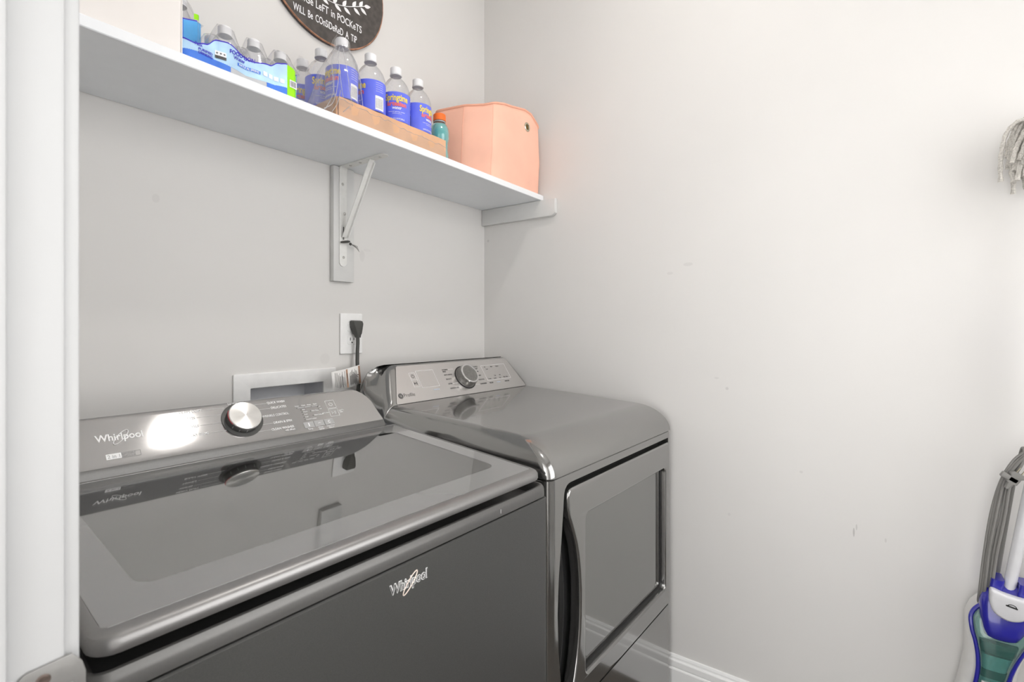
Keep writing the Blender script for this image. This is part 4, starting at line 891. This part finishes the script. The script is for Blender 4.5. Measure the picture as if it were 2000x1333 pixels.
ontopack(text('Water', 0.024, 0.0075, 0.0002, 0.0001), 0.090, 0.0365, 'packnavy')
ontopack(gridsheet(0, 0.046, 0, 0.006, 16), 0.098, 0.0265, 'packblue', 'banner')
ontopack(text('NATURAL SPRING', 0.040, 0.0042, 0.0002, 0.0001), 0.101, 0.0275, 'whiteink', out=0.0018)
ontopack(text('PURIFIED', 0.026, 0.0050, 0.0002, 0.0001), 0.026, 0.026, 'packnavy'); ontopack(text('DRINKING', 0.026, 0.0050, 0.0002, 0.0001), 0.026, 0.0195, 'packnavy')
ontopack(text('Pack', 0.013, 0.0065, 0.0002, 0.0001), 0.020, 0.0335, 'packnavy')
ontopack(gridsheet(0, 0.0195, 0, 0.006, 8), 0.057, 0.026, 'printdark', 'badge')
ontopack(gridsheet(0, 0.0195, 0, 0.009, 8), 0.057, 0.032, 'whiteink', 'badge')
for i in range(3):
    stl = [((0.0024 if k % 2 == 0 else 0.001) * math.cos(PI / 2 + k * PI / 5), (0.0024 if k % 2 == 0 else 0.001) * math.sin(PI / 2 + k * PI / 5)) for k in range(10)]
    ontopack(plate([stl], 0.0002), 0.0605 + 0.0062 * i, 0.0365, 'printdark', 'star', 0.0018)
for i in range(4): ontopack(gridsheet(0, 0.009, 0, 0.009, 4), 0.150 + 0.0125 * i, 0.028, 'whiteink', 'recycling_icon'); 
ontopack(gridsheet(0, 0.018, 0, 0.016, 8), WA - 0.026, 0.026, 'whiteink', 'barcode_panel', 0.0018)
for i in range(9): ontopack(plate([[(0, 0), (0.0006, 0), (0.0006, 0.012), (0, 0.012)]], 0.0002), WA - 0.024 + 0.0016 * i, 0.028, 'printdark', 'barcode_bar', 0.0022)
SPB = [(r_ * 1.22, z * 1.92) for (r_, z) in SP]
def cfgB(strip, zt, W_, D_):
    strip('blue_panel', 0, W_ - 0.040, 0.001, zt, 'packblue', 0.0006)
    strip('printed_band', W_ - 0.040, W_ - 0.012, 0.001, zt, 'packmid', 0.0006)
    strip('navy_line', 0, W_ - 0.012, zt, lambda s: zt(s) + 0.0025, 'packnavy', 0.0008)
    strip('end_panel', W_ - 0.012, W_ + 0.07, 0.001, zt, 'packmid', 0.0006)
    strip('lime_mark', W_ - 0.020, W_ + 0.003, lambda s: zt(s) + 0.004, lambda s: zt(s) + 0.016, 'packgreen', 0.0004)
pB = pack((-1.268, -0.080, ZT), 4, 2, 0.068, SPB, 0.0135, 0.019, 'tall shrink-wrapped bottled water pack half hidden behind the white bin', 0.145, 0.03, cfgB)

# ------------------------------------------------------------------ upright floor cleaner by the right wall
# local axes: x along the wall (to the right as seen from the room), y toward the wall, z up
vc = thing('floor_cleaner', 'white and cobalt blue upright floor cleaner with tinted tank leaning by the right wall', 'floor cleaner', (-0.065, -1.575, 0.0), R(-90))
def ax(z): return -0.057 + 0.145 * (z - 0.42)
def vring(z, l, r_, y0, y1, rad): return [(ax(z) + x, y, z) for (x, y) in rr(l, r_, y0, y1, rad, 5)]
link('foot', loft([[(ax(0.03) + x, y, z) for (x, y) in rr(-0.09 + i_, 0.09 - i_, -0.13 + i_, 0.05, 0.025, 5)] for (i_, z) in ((0.004, 0.002), (0, 0.01), (0, 0.045), (0.02, 0.07))]), 'v_white', vc)
link('shell', loft([vring(z, -h_, h_, y0_, 0.045, 0.018) for (z, h_, y0_) in ((0.05, 0.05, -0.02), (0.16, 0.056, -0.02), (0.30, 0.050, -0.022), (0.37, 0.045, -0.022), (0.43, 0.044, -0.024), (0.48, 0.049, -0.026), (0.525, 0.0555, -0.024), (0.550, 0.050, -0.016), (0.572, 0.036, -0.006), (0.584, 0.024, 0.002))]), 'v_white', vc, None, 50)
tr_ = [(0.572, 0.030, -0.020), (0.556, 0.046, -0.026), (0.538, 0.0525, -0.032), (0.51, 0.047, -0.036), (0.489, 0.039, -0.038), (0.465, 0.032, -0.040), (0.445, 0.028, -0.041), (0.42, 0.0255, -0.041), (0.38, 0.026, -0.040), (0.30, 0.034, -0.036), (0.18, 0.044, -0.030)]
for s_ in (-1, 1): link('blue_trim', tube(smooth([(ax(z) + s_ * h_, y, z) for (z, h_, y) in tr_], 5), 0.0042, 8), 'v_blue', vc)
tk = [(0.16, 0.040, -0.034), (0.28, 0.031, -0.044), (0.36, 0.0245, -0.049), (0.42, 0.0235, -0.052), (0.445, 0.026, -0.053), (0.465, 0.030, -0.053), (0.489, 0.037, -0.052), (0.51, 0.045, -0.049), (0.538, 0.0505, -0.044), (0.556, 0.044, -0.036), (0.570, 0.032, -0.028)]
link('tank', loft([vring(z, -h_, h_, y_, 0.0, 0.014) for (z, h_, y_) in tk]), 'v_tank', vc, None, 60)
link('tank_lining', loft([vring(z, -h_ + 0.004, h_ - 0.004, y_ + 0.010, 0.0, 0.010) for (z, h_, y_) in tk[:6]]), 'v_inner', vc, None, 60)
link('tank_shoulder', loft([vring(z, -h_, h_, y_, 0.0, 0.010) for (z, h_, y_) in ((0.470, 0.027, -0.046), (0.476, 0.0285, -0.047), (0.492, 0.031, -0.043))]), 'v_dark', vc, None, 40)
link('tank_strip', loft([vring(z, -0.0215, 0.0215, -0.0455, 0.0, 0.010) for z in (0.415, 0.432)]), 'v_dark', vc, None, 40)
link('tank_label', loft([vring(z, -0.018, 0.018, -0.0525, -0.046, 0.002) for z in (0.33, 0.408)]), 'v_white', vc, None, 40)
link('tank_lid', loft([vring(z, -h_, h_, y_, 0.012, 0.016) for (z, h_, y_) in ((0.506, 0.022, -0.050), (0.510, 0.028, -0.053), (0.525, 0.033, -0.055), (0.55, 0.040, -0.052), (0.577, 0.044, -0.046), (0.598, 0.043, -0.040), (0.612, 0.036, -0.034), (0.620, 0.026, -0.026))]), 'v_blue', vc, None, 60)
pdp = [(-0.033, 0.612), (-0.034, 0.598), (-0.030, 0.578), (-0.020, 0.563), (0.0, 0.556), (0.020, 0.563), (0.030, 0.578), (0.034, 0.598), (0.033, 0.612), (0.012, 0.610), (-0.012, 0.610)]
cy_ = 0.585
def tilt(x, z): a_ = R(-9); return (ax(cy_) + x * math.cos(a_) - (z - cy_) * math.sin(a_), cy_ + x * math.sin(a_) + (z - cy_) * math.cos(a_), 0)
pdo = link('release_button', plate([[(p.x, p.y) for p in smooth([tilt(x, z) for (x, z) in pdp], 4, True)]], 0.022, 0.005), 'v_pad', vc, basis((0, -0.040, 0), (1, 0, 0), (0, 0, 1)))
mk = tilt(0.002, 0.590)
link('button_mark', plate(arc_ring(0.0050, 0.0066, -20, 200, 18), 0.0006), 'black', pdo, T(mk[0], mk[1], 0.0222) @ Matrix.Rotation(R(-9), 4, 'Z') @ Matrix.Diagonal((1.15, 0.8, 1, 1)), None)
link('button_mark', plate([rr(-0.010, 0.009, -0.0014, 0.0014, 0.0012, 4)], 0.0006), 'black', pdo, T(mk[0], mk[1] - 0.0006, 0.0222) @ Matrix.Rotation(R(-12), 4, 'Z'), None)
for s_ in (-1, 1): link('handle_socket', loft([vring(z, s_ * 0.0225 - 0.011, s_ * 0.0225 + 0.011, -0.042, 0.006, 0.005) for z in (0.600, 0.626, 0.633)]), 'v_blue', vc)
link('handle_tube', tube([(ax(z), -0.022, z) for z in (0.59, 0.7, 0.85, 1.0, 1.12)], 0.0105, 14), 'v_pad', vc)
link('grip', tube(smooth([(ax(1.11), -0.022, 1.10), (ax(1.16), -0.026, 1.16), (ax(1.20), -0.05, 1.20), (ax(1.18), -0.08, 1.17)], 6), 0.014, 12), 'v_blue', vc)
link('cord_hook', tube([(ax(0.905), -0.022, 0.905), (ax(0.905) - 0.008, -0.036, 0.906), (ax(0.905) - 0.010, -0.040, 0.925)], 0.005, 8), 'v_white', vc)
link('cord_hook', tube([(-0.055, 0.0, 0.575), (-0.070, -0.016, 0.572), (-0.073, -0.018, 0.560)], 0.004, 8), 'v_white', vc)
random.seed(5)
for k in range(6):
    j = lambda: random.uniform(-0.0015, 0.0015); e = 0.0042 * k; yy = -0.026 - 0.003 * (k % 3)
    pth = [(0.004 - 0.002 * k, yy, 0.925 - 0.004 * k), (-0.022 + e * 0.25 + j(), yy, 0.897 - 0.005 * k), (-0.044 + e * 0.8 + j(), yy, 0.845), (-0.0595 + e + j(), yy, 0.772), (-0.071 + e * 1.0 + j(), yy, 0.68), (-0.0775 + e * 0.95 + j(), yy, 0.60), (-0.077 + e * 0.8, -0.012, 0.565), (-0.066 + e * 0.6, 0.004, 0.562), (-0.055 + e * 0.5, 0.008, 0.61), (-0.035 + e * 0.4, 0.004, 0.76), (-0.012, 0.0, 0.88), (0.004 - 0.002 * k, -0.010, 0.922)]
    link('cord_loop', tube(smooth(pth, 6, True), 0.0029, 8, True), 'v_cord', vc)
pgm = basis((-0.024, -0.044, 0.860), (0.5, 0, 0.86), (-0.86, 0, 0.5))
link('cord_plug', loft([[(z_, x_, y_) for (x_, y_) in rr(-w_, w_, -0.006, 0.006, 0.003, 3)] for (z_, w_) in ((-0.026, 0.0035), (-0.012, 0.006), (-0.011, 0.010), (0.004, 0.010), (0.006, 0.0125), (0.009, 0.0125), (0.014, 0.009))]), 'v_cord', vc, pgm)
for s_ in (-1, 1): link('plug_prong', boxes([(0.014, 0.027, s_ * 0.0045 - 0.0007, s_ * 0.0045 + 0.0007, -0.0025, 0.0025)]), 'brass', vc, pgm, None)
link('cord_clip', box(-0.009, 0.003, -0.008, 0.022, -0.008, 0.006, 0.002), 'v_cord', vc, pgm)

# ------------------------------------------------------------------ string mop against the right wall
mo = thing('string_mop', 'grey white string mop standing head up against the right wall', 'mop', (-0.062, -1.615, 0))
link('handle', tube([(0.0, 0.0, 0.0), (0.003, 0.0, 0.8), (0.006, 0.0, 1.56)], 0.011, 12), 'wsteel', mo)
link('head_clamp', box(-0.016, 0.026, -0.03, 0.03, 1.555, 1.60, 0.008), 'wsteel', mo)
random.seed(21)
for i in range(60):
    a_ = R(60 + 240 * random.random()); out = random.uniform(0.026, 0.058); ln = random.uniform(0.07, 0.145)
    dx, dy = math.cos(a_), math.sin(a_) * 1.1
    if dx > 0.4: dx = 0.4
    y0_ = random.uniform(-0.02, 0.02); z1 = 1.635 + random.uniform(-0.02, 0.02); jj = lambda q=0.006: random.uniform(-q, q)
    P = [(0.0, y0_ * 0.6, 1.575), (dx * out * 0.4 + jj(), y0_ + dy * out * 0.4, z1 - 0.005), (dx * out * 0.8 + jj(), y0_ + dy * out * 0.8 + jj(), z1 - 0.020), (dx * out + jj(), y0_ + dy * out + jj(), z1 - ln * 0.55), (dx * out * 1.1 + jj(0.009), y0_ + dy * out * 1.12 + jj(0.009), z1 - ln)]
    ps = smooth(P, 7); n_ = len(ps)
    link('strand', tube(ps, [0.0044 + 0.0009 * math.sin(k * 2.2 + i) for k in range(n_ - 1)] + [0.0052], 7), 'mop', mo)
